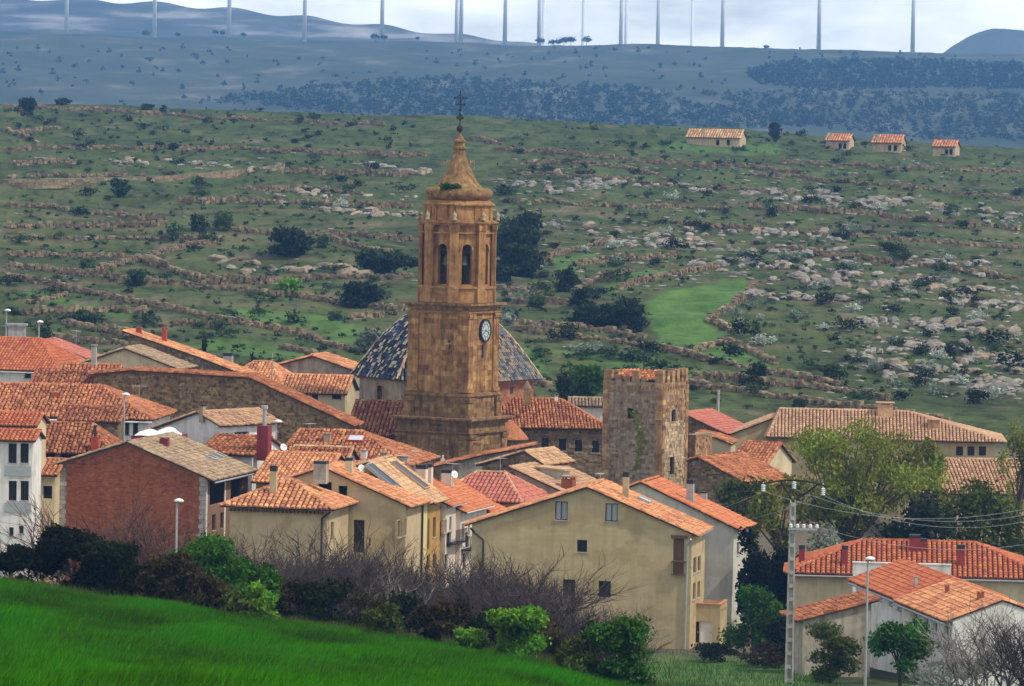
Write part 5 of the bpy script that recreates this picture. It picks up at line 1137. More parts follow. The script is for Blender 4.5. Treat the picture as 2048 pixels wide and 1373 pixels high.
# pale track climbing the hill on the left
tk = [(4, 373), (120, 373), (240, 371), (330, 366), (420, 357), (500, 347), (570, 337)]; tr = [ground_px(x, y, 470, 1300) for x, y in tk]
cx = np.polyfit(range(len(tr)), [p.y for p in tr], 2); X0, X1 = tr[0].x, tr[-1].x
tr = [Vector((X0 + (X1 - X0) * k / 40, float(np.polyval(cx, k / 40 * (len(tk) - 1))), 0)) for k in range(41)]
zs_ = np.polyfit(range(41), [zgf(p.x, p.y + 2) for p in tr], 3)
for k, p in enumerate(tr): p.z = float(np.polyval(zs_, k)) + .7
V = []; Fc = []
for i, p in enumerate(tr):
    for s in (0, 4.5): V.append((p.x, p.y + s, p.z))
for i in range(len(tr) - 1): Fc.append((2 * i, 2 * i + 2, 2 * i + 3, 2 * i + 1))
o = link('track', mesh('track', V, Fc, mat('track_gravel', [(.26, .23, .18), (.36, .33, .27)], 1.0))); o['kind'] = 'structure'
# the retaining wall under it
mb = MB()
for a, b in zip(tr[:-1], tr[1:]):
    n = int((b - a).length / .8); d = (b - a) / n
    for j in range(n):
        p = a + d * j; p.z = p.z - 1.5
        for r in range(3): mb.box(p + Zv * r * .48 - Vector((0, .5 + random.uniform(0, .1), 0)), d * .97, Vector((0, .5, 0)), Zv * .46, random.gauss(0, .5))
tag(mb.build('retaining_wall', MATS['stone_bits']), 'long brown retaining wall below the pale track on the hill', 'stone wall')
# ================================================================ rocks
def rock_mesh(seed):
    r = random.Random(seed); mb = MB(); V = []
    for i in range(3):
        for k in range(7):
            a = 2 * math.pi * k / 7 + r.uniform(-.2, .2); rr = (.9, 1.0, .6)[i] * r.uniform(.75, 1.2); V.append((rr * math.cos(a), rr * math.sin(a) * .7, (-.25, .2, .62)[i] + r.uniform(-.1, .1)))
    Fc = [(i * 7 + k, i * 7 + (k + 1) % 7, (i + 1) * 7 + (k + 1) % 7, (i + 1) * 7 + k) for i in range(2) for k in range(7)] + [tuple(range(14, 21))]
    return np.array(V), Fc, r
mat('limestone', [(.12, .11, .095), (.24, .22, .19), (.36, .33, .29)], 1.5, tv=.4, big=.35, bigscale=.1, bump=.6, bdist=.3)
mat('limestone_warm', [(.16, .125, .09), (.27, .22, .16), (.38, .32, .24)], 1.5, tv=.4, big=.35, bigscale=.1, bump=.6, bdist=.3)
RK = [rock_mesh(s) for s in range(6)]; RKM = [[mesh('rock', v, f, MATS[m], [0.0] * len(f)) for v, f, r in RK] for m in ('limestone', 'limestone_warm')]
BANDS = [([(1080, 358), (1300, 372), (1600, 397), (2040, 432)], 9, 60), ([(1480, 388), (1750, 405), (2040, 442)], 16, 90), ([(1080, 445), (1250, 482), (1480, 470), (1700, 484)], 16, 80), ([(1370, 525), (1600, 542), (2040, 592)], 16, 110), ([(1240, 484), (1500, 502), (2040, 547)], 14, 90),
 ([(1500, 592), (1690, 604)], 8, 40), ([(1700, 702), (1850, 692), (2040, 732)], 16, 90), ([(1720, 735), (1880, 745), (2040, 785)], 18, 70), ([(20, 322), (300, 326), (560, 338)], 8, 50), ([(480, 386), (850, 402)], 6, 22), ([(610, 424), (840, 432)], 5, 35), ([(430, 530), (760, 548)], 10, 35), ([(1700, 640), (2040, 670)], 14, 60), ([(1000, 372), (1200, 380)], 10, 40), ([(700, 330), (860, 345)], 8, 30), ([(1600, 560), (2040, 620)], 14, 60)]
rocks = []
for pl, jit, n in BANDS:
    xs = [p[0] for p in pl]
    for k in range(n):
        x = random.uniform(xs[0], xs[-1]); y = np.interp(x, xs, [p[1] for p in pl]) + random.gauss(0, jit * .5)
        g = ground_px(x, y, 480, 1250, 700)
        if g: rocks.append((g, random.uniform(.4, 1.0) ** 2.5 * 1.0 + .2, 1 if x < 900 or random.random() < .35 else 0))
rocks.sort(key=lambda r: -r[1] / r[0].y)
for i, (g, s, w) in enumerate(rocks[:280]):
    o = link('rock', RKM[w][i % 6]); o.location = g; o.rotation_euler = (random.uniform(-.25, .25), random.uniform(-.25, .25), random.uniform(0, 6.28)); o.scale = (s * random.uniform(.9, 1.7), s, s * random.uniform(.6, 1.0))
    tag(o, 'weathered grey limestone rock on the rocky terraced hillside', 'rock', 'limestone rocks on the hillside')
V = []; Fc = []; tt = []; c = 0
for g, s, w in rocks[280:]:
    v, f, r = random.choice(RK); a = random.uniform(0, 6.28); R = np.array([[math.cos(a), math.sin(a), 0], [-math.sin(a), math.cos(a), 0], [0, 0, 1]])
    V.append((v * np.array([s * 1.3, s, s * .8])) @ R + np.array(g)); Fc += [tuple(i + c for i in q) for q in f]; tt += [random.gauss(0, .5)] * len(f); c += len(v)
for k in range(1400):                       # small stones strewn on the rocky half
    x = random.uniform(980, 2040) if random.random() < .92 else random.uniform(20, 980); y = random.uniform(320, 800) if x > 980 else random.uniform(300, 600)
    if inpoly([x], [y], MEADOW)[0]: continue
    if x > 980 and y > 600 and x < 1640: continue
    g = ground_px(x, y, 480, 1250, 500)
    if g is None: continue
    v, f, r = RK[k % 6]; s = random.uniform(.12, .42); V.append(v * np.array([s * 1.4, s, s * .7]) + np.array(g)); Fc += [tuple(i + c for i in q) for q in f]; tt += [random.gauss(0, .5)] * len(f); c += len(v)
tag(link('scattered_stones', mesh('scattered_stones', np.concatenate(V), Fc, MATS['limestone'], tt)), 'small grey stones strewn over the rocky hillside', 'stones', kind='stuff')
# ================================================================ foliage
def lobes_for(w, h, seed, n=14, low=.15, top=1.0, dense=.33):
    r = random.Random(seed); out = []
    for i in range(n):
        a = r.uniform(0, 6.28); z = low + (top - low) * (r.random() ** .8); prof = math.sin(math.pi * min(.97, max(.1, (z - low * .6) / (top + .12 - low * .6)))) ** .55
        rr = r.random() ** .5 * .36 * w * prof; k = dense * r.uniform(.6, 1.15)
        out.append((rr * math.cos(a), rr * math.sin(a) * .8, z * h * .86, k * w * .62, k * w * .55, k * h * .5))
    return out
def limbs(mb, h, lobes, r0, seed, trunk=.35):
    r = random.Random(seed); fork = Vector((r.uniform(-.05, .05) * h, 0, trunk * h)); mb.tube(Vector((0, 0, -.4)), fork, r0, r0 * .7, 7)
    for l in lobes:
        e = Vector(l[:3]); m = fork.lerp(e, .5) + Vector((r.uniform(-.05, .05) * h, r.uniform(-.05, .05) * h, .03 * h)); mb.tube(fork, m, r0 * .42, r0 * .25, 5, cap=False); mb.tube(m, e, r0 * .25, r0 * .06, 4, cap=False)
def plant(name, label, px, ytop, Y, wpx, leaf, n, size, seed, cat='shrub', group=None, nl=14, low=.1, trunk=.25, r0=None, base=None, dense=.33, bark='bark', up=0.0, zoff=0.0):
    t = P(px, ytop, Y); z0 = zgf(t.x, Y) + zoff; h = max(.6, t.z - z0); w = wpx * Y / F
    root = empty(name, (t.x, Y, z0), label, cat, group); lb = lobes_for(w, h, seed, nl, low, 1.0, dense)
    V, Fc, tt = leaf_cloud(n, lb, size, seed, up=up)
    c = bpy.data.objects.new('crown', mesh('crown', V, Fc, MATS[leaf], tt)); col.objects.link(c); c.parent = root
    mb = MB(); limbs(mb, h, lb, r0 or .028 * h, seed, trunk); k = bpy.data.objects.new('trunk', mesh('trunk', mb.v, mb.f, MATS[bark], mb.t)); col.objects.link(k); k.parent = root
    return root
def twigs(h, w, seed, dens=1.0, upright=1.0):
    r = random.Random(seed); mb = MB()
    def grow(p, d, l, rad, lev):
        n = 3; q = p
        for i in range(n):
            d = (d + Vector((r.gauss(0, .16), r.gauss(0, .16), r.gauss(.05 * upright, .1)))).normalized(); q2 = q + d * (l / n); mb.tube(q, q2, rad * (1 - .2 * i), rad * (1 - .2 * (i + 1)), 3, r.gauss(0, .4), cap=False)
            if lev > 0 and (i > 0 or lev < 3):
                for c in range(r.choice((1, 2, 2)) if dens >= 1 else r.choice((1, 1, 2))):
                    a = Vector((r.gauss(0, .55), r.gauss(0, .55), r.gauss(.1, .35))); grow(q2, (d + a).normalized(), l * r.uniform(.5, .75), rad * .6, lev - 1)
            q = q2
    for s in range(max(5, int(13 * dens))):
        x = r.uniform(-.38, .38) * w; grow(Vector((x, r.uniform(-.3, .3) * w, -.3)), Vector((r.gauss(x / w * .5, .22), r.gauss(0, .22), 1)).normalized(), h * r.uniform(.42, .6), max(.04, .011 * h), 3)
    return mb
def bare(label, px, ytop, Y, wpx, m, seed, dens=1.0, group='bare shrubs behind the field'):
    t = P(px, ytop, Y); z0 = zgf(t.x, Y); h = t.z - z0; w = wpx * Y / F; mb = twigs(h, w, seed, dens)
    zz = max(v[2] for v in mb.v); k = h / zz
    o = bpy.data.objects.new('bare_shrub', mesh('bare_shrub', [(x, y, z * k) for x, y, z in mb.v], mb.f, MATS[m], mb.t)); col.objects.link(o); o.location = (t.x, Y, z0)
    tag(o, label, 'shrub', group); return o
# ---- shrubs along the field edge
plant('shrub', 'near-black leafy shrub at the far left edge of the field', 25, 1085, 207, 130, 'leaf_black', 6500, .1, 1)
plant('shrub', 'tall near-black shrub in front of the white annex', 140, 1048, 208, 170, 'leaf_black', 9000, .1, 2)
plant('shrub', 'dark brown-green shrub in front of the brick house', 235, 1078, 207, 190, 'leaf_dark', 9000, .1, 3)
plant('shrub', 'dark shrub with brownish top left of the green leafy bush', 335, 1088, 206, 150, 'leaf_brown', 7000, .1, 4)
plant('bush', 'dark green leafy bush below the left street lamp', 415, 1076, 211, 190, 'leaf_green', 10000, .11, 5)
plant('bush', 'green leafy bush stepping down right of the taller green bush', 505, 1112, 213, 130, 'leaf_green', 6500, .11, 6)
plant('bush', 'yellow-green low bush at the field edge below the green bushes', 525, 1160, 204, 110, 'leaf_bright', 3400, .09, 7)
plant('bush', 'small olive-brown bush at the field edge below the dark shrubs', 415, 1150, 203, 100, 'leaf_brown', 1500, .13, 8)
plant('bush', 'small grassy green tuft bush at the left of the field edge', 470, 1176, 203, 90, 'leaf_olive', 900, .14, 9)
plant('shrub', 'dark thorny shrub at the foot of the bare shrubs', 665, 1150, 226, 150, 'leaf_dark', 2600, .12, 10)
plant('bush', 'olive bush at the field edge below the bare shrubs', 865, 1206, 203, 100, 'leaf_brown', 1800, .13, 11)
plant('bush', 'light green low growth along the field edge left of the olive bush', 765, 1200, 204, 110, 'leaf_olive', 1100, .12, 12)
plant('bush', 'bright green bush with twisted stem at the bottom centre', 1040, 1196, 200.5, 175, 'leaf_bright', 6500, .11, 13, dense=.27)
plant('bush', 'small bright green bush left of the bright green stemmed bush', 935, 1250, 201, 90, 'leaf_bright', 2200, .1, 14)
plant('bush', 'green bush at the bottom right end of the field', 1240, 1236, 199, 190, 'leaf_green', 7500, .1, 15)
plant('bush', 'low green bush between the two bright bushes at the bottom', 1150, 1272, 199, 110, 'leaf_olive', 2600, .1, 16)
for i, (px, yt, Y, w, m, dn, lab) in enumerate([(215, 945, 300, 200, 'twig_red', 1.6, 'reddish bare shrub against the brick gable wall'), (375, 1010, 300, 120, 'twig_red', 1.0, 'low reddish bare shrub at the right end of the brick gable wall'), (470, 1040, 268, 120, 'twig', 1.2, 'dark bare shrub left of the pyramid-roofed house wall'), (560, 1045, 262, 140, 'twig', 1.3, 'dark bare shrub below the pyramid-roofed house'), (625, 1035, 258, 130, 'twig', 1.3, 'tall dark bare shrub at the corner of the pyramid-roofed house'), (700, 1068, 255, 150, 'twig', 1.4, 'dense dark bare shrub below the tall dark door'), (778, 1038, 262, 110, 'twig', .8, 'tallest thin bare shrub in front of the beige gable corner'), (745, 1110, 238, 120, 'twig_pale', .7, 'pale twisted bare shrub in the middle of the thicket'), (830, 1090, 258, 150, 'twig', 1.5, 'dense bare shrub in front of the yellow house'), (905, 1110, 256, 140, 'twig', 1.5, 'dense bare shrub in front of the white terraces'), (985, 1092, 254, 150, 'twig', 1.4, 'bare shrub at the left corner of the large beige gable'), (1050, 1098, 252, 140, 'twig', 1.3, 'bare shrub climbing the left half of the large beige gable'), (1110, 1150, 250, 120, 'twig', 1.1, 'lower bare shrub below the small windows of the large beige gable'), (1180, 1190, 248, 120, 'twig_pale', .8, 'pale sparse shrub below the right small window'), (1250, 1200, 246, 130, 'twig_pale', .6, 'pale thin shrub at the right of the large beige gable'), (1120, 1200, 236, 160, 'twig', 1.4, 'low dark bare shrub behind the bright green stemmed bush'), (640, 1130, 240, 160, 'twig', 1.5, 'dark tangled shrub at the left of the thicket'), (900, 1170, 234, 170, 'twig', 1.5, 'low dark tangled shrub in the centre of the thicket'), (1000, 1180, 232, 160, 'twig', 1.4, 'low tangled shrub behind the bright bushes'), (560, 1120, 236, 120, 'twig', 1.3, 'low dark bare shrub beside the green leafy bush')]):
    bare(lab, px, yt, Y, w, m, 100 + i, dn)
for i in range(22):
    px = 455 + i * 37 + random.uniform(-12, 12); yt = random.uniform(1070, 1130) if px < 1080 else random.uniform(1150, 1200); bare('dark twiggy shrub in the bare thicket behind the field', px, yt + max(0, (px - 1000) * .12), random.uniform(228, 268), 130, 'twig', 160 + i, 1.1, 'twiggy thicket')
for i, (px, yt, w) in enumerate([(560, 1150, 120), (610, 1165, 110), (730, 1175, 120), (800, 1185, 110), (920, 1195, 120), (985, 1205, 110), (1090, 1215, 120), (1180, 1235, 110)]):
    plant('shrub', 'low dark undergrowth at the foot of the bare thicket', px, yt, 222, w, 'leaf_dark' if i % 2 else 'leaf_brown', 1500, .11, 300 + i, group='dark undergrowth below the thicket')
bare('pale bare tree in front of the white terrace at the lower right corner', 1985, 1195, 282, 190, 'twig_pale', 150, 1.6, 'bare trees lower right')
bare('dark bare tree at the right edge in front of the white gable', 2040, 1180, 276, 130, 'twig', 151, 1.2, 'bare trees lower right')
# ---- trees on the right
plant('tree', 'tall loose yellow-green willow in front of the long hall', 1705, 812, 376, 420, 'leaf_willow', 19000, .14, 30, 'tree', nl=70, low=.3, trunk=.16, dense=.15, up=1.2, r0=.35)
plant('tree', 'pale green young tree right of the tall willow', 1850, 862, 380, 170, 'leaf_willow', 3200, .18, 31, 'tree', nl=16, low=.35, trunk=.3, dense=.22, up=.6)
plant('tree', 'grey-green tree left of the tall willow below the castle', 1480, 950, 384, 150, 'leaf_olive', 2600, .18, 32, 'tree', nl=16, low=.2, dense=.25)
plant('tree', 'yellow-green tree between the pale house and the willow', 1560, 930, 372, 150, 'leaf_willow', 2600, .18, 33, 'tree', nl=16, low=.2, dense=.24, up=.5)
plant('tree', 'broad dark green tree above the red hip roof', 1850, 985, 358, 190, 'leaf_oak', 5000, .2, 34, 'tree', low=.12)
plant('tree', 'large dark olive tree at the right edge above the red roof', 1975, 962, 360, 210, 'leaf_olive', 5200, .2, 35, 'tree', low=.12)
plant('tree', 'sparse olive tree at the right edge near the rocky slope', 2045, 830, 395, 120, 'leaf_willow', 1800, .15, 36, 'tree', low=.25, dense=.2)
plant('tree', 'grey-white flowering bush behind the red hip roof', 1640, 1030, 362, 110, 'leaf_grey', 1800, .16, 37, 'tree', low=.1)
plant('conifer', 'near-black conifer right of the pale grey house', 1512, 1042, 345, 120, 'leaf_black', 5200, .18, 38, 'tree', nl=18, low=.08, dense=.3)
plant('conifer', 'near-black evergreen behind the utility pole', 1565, 1085, 343, 110, 'leaf_black', 4200, .18, 39, 'tree', nl=16, low=.08)
plant('tree', 'dark green fig tree beside the annex', 1510, 1165, 328, 140, 'leaf_green', 6000, .14, 40, 'tree', low=.15)
plant('shrub', 'dark evergreen shrub left of the utility pole foot', 1575, 1225, 318, 110, 'leaf_dark', 2600, .17, 41)
plant('bush', 'round olive bush right of the utility pole', 1662, 1243, 297, 150, 'leaf_olive', 6000, .11, 42)
plant('tree', 'green round-headed tree in front of the white terrace', 1806, 1232, 292, 150, 'leaf_green', 7000, .13, 43, 'tree', low=.35, trunk=.35)
plant('bush', 'low grey flowering shrub at the foot of the round-headed tree', 1900, 1318, 290, 220, 'leaf_grey', 1500, .12, 44)
plant('bush', 'low dark bramble along the foot of the annex', 1420, 1284, 322, 130, 'leaf_dark', 1500, .12, 45)
plant('bush', 'second low bramble right of the annex', 1530, 1284, 316, 120, 'leaf_brown', 1300, .12, 46)
plant('tree', 'green tree behind the church roof left of the castle', 1185, 722, 470, 130, 'leaf_green', 3000, .26, 47, 'tree', low=.15)
plant('tree', 'smaller dark green tree at the left of the trees behind the church roof', 1128, 742, 466, 60, 'leaf_oak', 1500, .24, 48, 'tree', low=.15)
for i, (x, y, w, lab) in enumerate([(408, 668, 16, 'slender dark cypress behind the red-chimney stone house'), (510, 694, 22, 'small dark cypress above the salmon roofs'), (586, 708, 12, 'tiny cypress left of the grey gable house')]):
    plant('cypress', lab, x, y, 462, w, 'leaf_dark', 700, .2, 50 + i, 'tree', nl=10, low=.05)
plant('tree', 'dark green tree behind the lamp at the upper left edge', 90, 640, 470, 70, 'leaf_shrub', 1600, .25, 55, 'tree')
# ---- oaks on the hillside: (x, ytop, ybase, w)
def hill(name, label, x, yt, yb, w, leaf, n, seed, cat='tree', group=None, size=None):
    g = ground_px(x, yb, 470, 1300)
    if g is None: return
    return plant(name, label, x, yt, g.y, w, leaf, n, size or (.0075 * w * g.y / F * 10 * .35 + .16), seed, cat, group, nl=16, low=.06, trunk=.2, dense=.36)
for i, (x, yt, yb, w, lab) in enumerate([(575, 458, 512, 125, 'largest dark oak, left of the two beside the belfry'), (772, 496, 547, 130, 'dark oak touching the left side of the tower belfry'), (725, 565, 612, 100, 'dark oak below the belfry oak, left of the tower'), (1045, 425, 490, 95, 'topmost dark oak right of the belfry'), (1030, 450, 540, 130, 'large dark oak directly right of the belfry'), (1045, 490, 553, 85, 'lower dark oak right of the belfry'), (1200, 608, 655, 130, 'wide dark oak left of the green meadow'), (1262, 600, 665, 80, 'dark oak bordering the green meadow'), (1170, 578, 612, 70, 'small dark oak above the meadow oaks'), (1132, 530, 585, 50, 'narrow dark oak near the curved terraces'), (1010, 530, 565, 50, 'small dark oak close to the belfry right edge'), (56, 194, 236, 44, 'dark tree on the crest at the upper left'), (1550, 246, 278, 34, 'dark square-topped tree on the crest right of the huts'), (1515, 722, 758, 46, 'dark round oak behind the castle tower at right')]):
    hill('oak_tree', lab, x, yt, yb, w, 'leaf_oak', 2600 if w > 70 else 1200, 200 + i)
for i, (x, yt, yb, w, lf, lab) in enumerate([(448, 418, 462, 50, 'leaf_light', 'light green tree at the top of the terraces, right of three'), (397, 428, 463, 44, 'leaf_shrub', 'green tree in the middle of three on the terraces'), (348, 436, 482, 44, 'leaf_light', 'pale green tree at the left of three on the terraces'), (575, 557, 588, 62, 'leaf_bright', 'bright green bush between terrace walls left of the tower'), (240, 354, 392, 46, 'leaf_shrub', 'green bush beside the pale track'), (645, 470, 498, 36, 'leaf_light', 'light green bush right of the largest oak'), (175, 515, 545, 40, 'leaf_light', 'light green bush on the lower left terraces'), (275, 540, 572, 60, 'leaf_shrub', 'green bush on the diagonal terrace wall'), (165, 620, 650, 60, 'leaf_shrub', 'green bush above the red-chimney stone house'), (125, 196, 210, 40, 'leaf_shrub', 'green bush on the crest right of the dark tree'), (297, 208, 222, 32, 'leaf_shrub', 'green bush on the crest, second from the left'), (625, 226, 242, 26, 'leaf_light', 'pale bush on the crest above the terraces'), (670, 620, 642, 34, 'leaf_light', 'pale bush beside the stone heap'), (745, 660, 705, 70, 'leaf_grey', 'grey twiggy bush touching the blue dome'), (1075, 590, 622, 44, 'leaf_light', 'light green bush right of the clock'), (1015, 626, 652, 34, 'leaf_blossom', 'white flowering bush right of the clock'), (1600, 800, 826, 36, 'leaf_shrub', 'green bush above the long hall'), (1660, 730, 765, 60, 'leaf_shrub', 'green bush below the pale rocks')]):
    hill('hill_bush', lab, x, yt, yb, w, lf, 900, 240 + i, 'bush')
# ---- scattered hillside shrubs: single meshes
SHV = {}
def shrub_mesh(k, leaf):
    if (k, leaf) not in SHV:
        V, Fc, tt = leaf_cloud(230, [(random.uniform(-.28, .28), random.uniform(-.25, .25), random.uniform(.15, .45), random.uniform(.2, .34), random.uniform(.2, .3), random.uniform(.16, .28)) for _ in range(6)], .065, 400 + k); SHV[(k, leaf)] = mesh('shrub', V, Fc, MATS[leaf], tt)
    return SHV[(k, leaf)]
cands = []
zones = [((15, 840), (222, 300), 80, .8), ((15, 850), (300, 420), 45, .9), ((15, 800), (420, 560), 30, .8), ((15, 780), (560, 690), 45, .9), ((990, 2035), (262, 420), 110, .9), ((990, 2035), (420, 620), 130, 1.0), ((1020, 2035), (620, 820), 90, 1.1)]
for (x0, x1), (y0, y1), n, sc in zones:
    for k in range(n):
        x, y = random.uniform(x0, x1), random.uniform(y0, y1)
        if inpoly([x], [y], MEADOW)[0]: continue
        g = ground_px(x, y, 480, 1180, 600)
        if g is None: continue
        cands.append((g, random.uniform(.6, 1.5) ** 2 * 1.35 * sc, x, y))
cands.sort(key=lambda c: -c[1] / c[0].y)
rest = []
for i, (g, s, x, y) in enumerate(cands):
    lf = 'leaf_dark' if (random.random() < .45) else 'leaf_oak' if random.random() < .4 else ('leaf_shrub' if random.random() < .65 or x < 900 else 'leaf_grey')
    if i < 290:
        o = link('shrub', shrub_mesh(i % 5, lf)); o.location = g; o.scale = (s * random.uniform(1.2, 1.9), s * 1.2, s * random.uniform(.7, 1.05)); o.rotation_euler = (0, 0, random.uniform(0, 6.28))
        tag(o, {'leaf_dark': 'low near-black shrub scattered on the terraced hillside', 'leaf_oak': 'low dark green shrub scattered on the terraced hillside', 'leaf_shrub': 'low mid-green shrub scattered on the terraced hillside', 'leaf_grey': 'low grey-green shrub among the rocks of the hillside'}[lf], 'shrub', {'leaf_dark': 'near-black hillside shrubs', 'leaf_oak': 'dark green hillside shrubs', 'leaf_shrub': 'mid-green hillside shrubs', 'leaf_grey': 'grey-green hillside shrubs'}[lf])
    else: rest.append((g, s))
def joined(items, name, label, leaf, nleaf, lsize, hk=.8, cat='shrubs'):
    V = []; Fc = []; tt = []; c = 0; base = [leaf_cloud(nleaf, lobes_for(1.0, hk, 500 + k, 5, .1, 1.0, .45), lsize, 500 + k) for k in range(8)]
    for i, (g, s) in enumerate(items):
        v, f, t = base[i % 8]; a = random.uniform(0, 6.28); R = np.array([[math.cos(a), math.sin(a), 0], [-math.sin(a), math.cos(a), 0], [0, 0, 1]])
        V.append((v * s) @ R * np.array([1.3, 1, 1]) + np.array(g)); Fc.append(f + c); tt.append(np.clip(t + random.gauss(0, .35), -1, 1)); c += len(v)
    return tag(link(name, mesh(name, np.concatenate(V), np.concatenate(Fc), MATS[leaf], np.concatenate(tt))), label, cat, kind='stuff')
joined(rest, 'small_shrubs', 'small dark shrubs strewn over the terraced hillside', 'leaf_oak', 60, .14)
tiny = []
for k in range(2600):
    x, y = random.uniform(12, 2036), random.uniform(222, 800)
    if inpoly([x], [y], MEADOW)[0] or (800 < x < 1000): continue
    g = ground_px(x, y, 480, 1180, 400)
    if g: tiny.append((g, random.uniform(.35, 1.0)))
joined(tiny, 'heath_tufts', 'low tufts of heath and thyme covering the hillside', 'leaf_shrub', 22, .2, .5, 'ground cover')
# blossom shrubs
for i in range(34):
    pts = [(640, 384), (570, 412), (685, 418), (1840, 468), (1230, 497), (1170, 505), (1290, 430), (1330, 470), (1520, 640), (1600, 640), (1530, 690), (1710, 625), (1640, 580), (1920, 770), (1880, 720), (1790, 690), (1950, 640), (1210, 380), (1180, 365), (1760, 420), (1400, 430), (1700, 540), (1820, 590), (1480, 650), (1120, 450), (1000, 440), (1900, 520), (1570, 520), (1990, 800), (2000, 690), (1750, 740), (1650, 660), (1340, 400), (1850, 755)]
    x, y = pts[i]; g = ground_px(x, y, 480, 1180)
    o = link('flowering_shrub', shrub_mesh(i % 5, 'leaf_blossom' if i % 3 else 'leaf_grey')); s = random.uniform(1.5, 3.0); o.location = g; o.scale = (s * 1.3, s, s * .8); o.rotation_euler = (0, 0, i)
    tag(o, 'pale whitish flowering shrub on the rocky hillside', 'shrub', 'pale flowering shrubs on the hillside')
# ---- far woods
def far_forest(poly, n, smin, smax, lab, name):
    items = []; xs = [p[0] for p in poly]; yy = [p[1] for p in poly]
    while len(items) < n:
        x, y = random.uniform(min(xs), max(xs)), random.uniform(min(yy), max(yy))
        if inpoly([x], [y], poly)[0]:
            g = ground_px(x, y, 1900, 4200, 500); items.append((g, random.uniform(smin, smax))) if g else None
    return joined(items, name, lab, 'leaf_far', 44, .13, 1.0, 'wood')
far_forest([(1480, 150), (1560, 128), (1800, 122), (2060, 130), (2060, 180), (1800, 178), (1640, 185), (1520, 172)], 1500, 2.6, 4.6, 'dark wood across the far hillside at the right', 'far_wood')
far_forest([(560, 185), (760, 165), (900, 160), (1100, 170), (1300, 180), (1400, 215), (1700, 250), (1500, 262), (1200, 258), (1000, 240), (800, 238), (500, 215), (400, 205)], 1700, 2.4, 4.6, 'blue wood on the lower far hillside behind the tower', 'far_wood')
far_forest([(1400, 190), (1700, 185), (2060, 195), (2060, 285), (1900, 285), (1600, 255)], 900, 2.2, 4.5, 'scattered wood on the lower far hillside at the right', 'far_wood')
items = []
for k in range(260):
    g = ground_px(random.uniform(0, 2048), random.uniform(95, 230), 1900, 4200, 500)
    if g: items.append((g, random.uniform(1.8, 4.5)))
joined(items, 'far_scrub', 'scattered trees dotted over the far blue hillside', 'leaf_far', 26, .2, 1.0, 'trees')
def ridge_tree(x, h, i):
    Y = 4020; p = P(x, 90, Y); g = Vector((p.x, Y, zgf(p.x, Y))); V, Fc, tt = leaf_cloud(140, [(0, 0, .7, .45, .4, .25), (.2, 0, .6, .3, .3, .2), (-.2, 0, .62, .3, .3, .2)], .12, i)
    r = empty('pine_tree', g, 'dark pine silhouetted on the far ridge near the wind turbines', 'tree', 'pines on the far ridge'); c = bpy.data.objects.new('crown', mesh('crown', V * h, Fc, MATS['leaf_far'], tt)); col.objects.link(c); c.parent = r
    mb = MB(); mb.tube((0, 0, -.5), (0, 0, h * .6), .25, .15, 5); k = bpy.data.objects.new('trunk', mesh('trunk', mb.v, mb.f, MATS['bark'])); col.objects.link(k); k.parent = r
for i, (x, h) in enumerate([(1081, 8), (1104, 6.5), (1116, 7), (1128, 8), (1142, 8.5), (1173, 8), (1533, 5), (292, 7), (355, 5), (430, 6), (445, 6), (486, 5), (750, 8), (768, 6), (835, 4)]): ridge_tree(x, h, i)
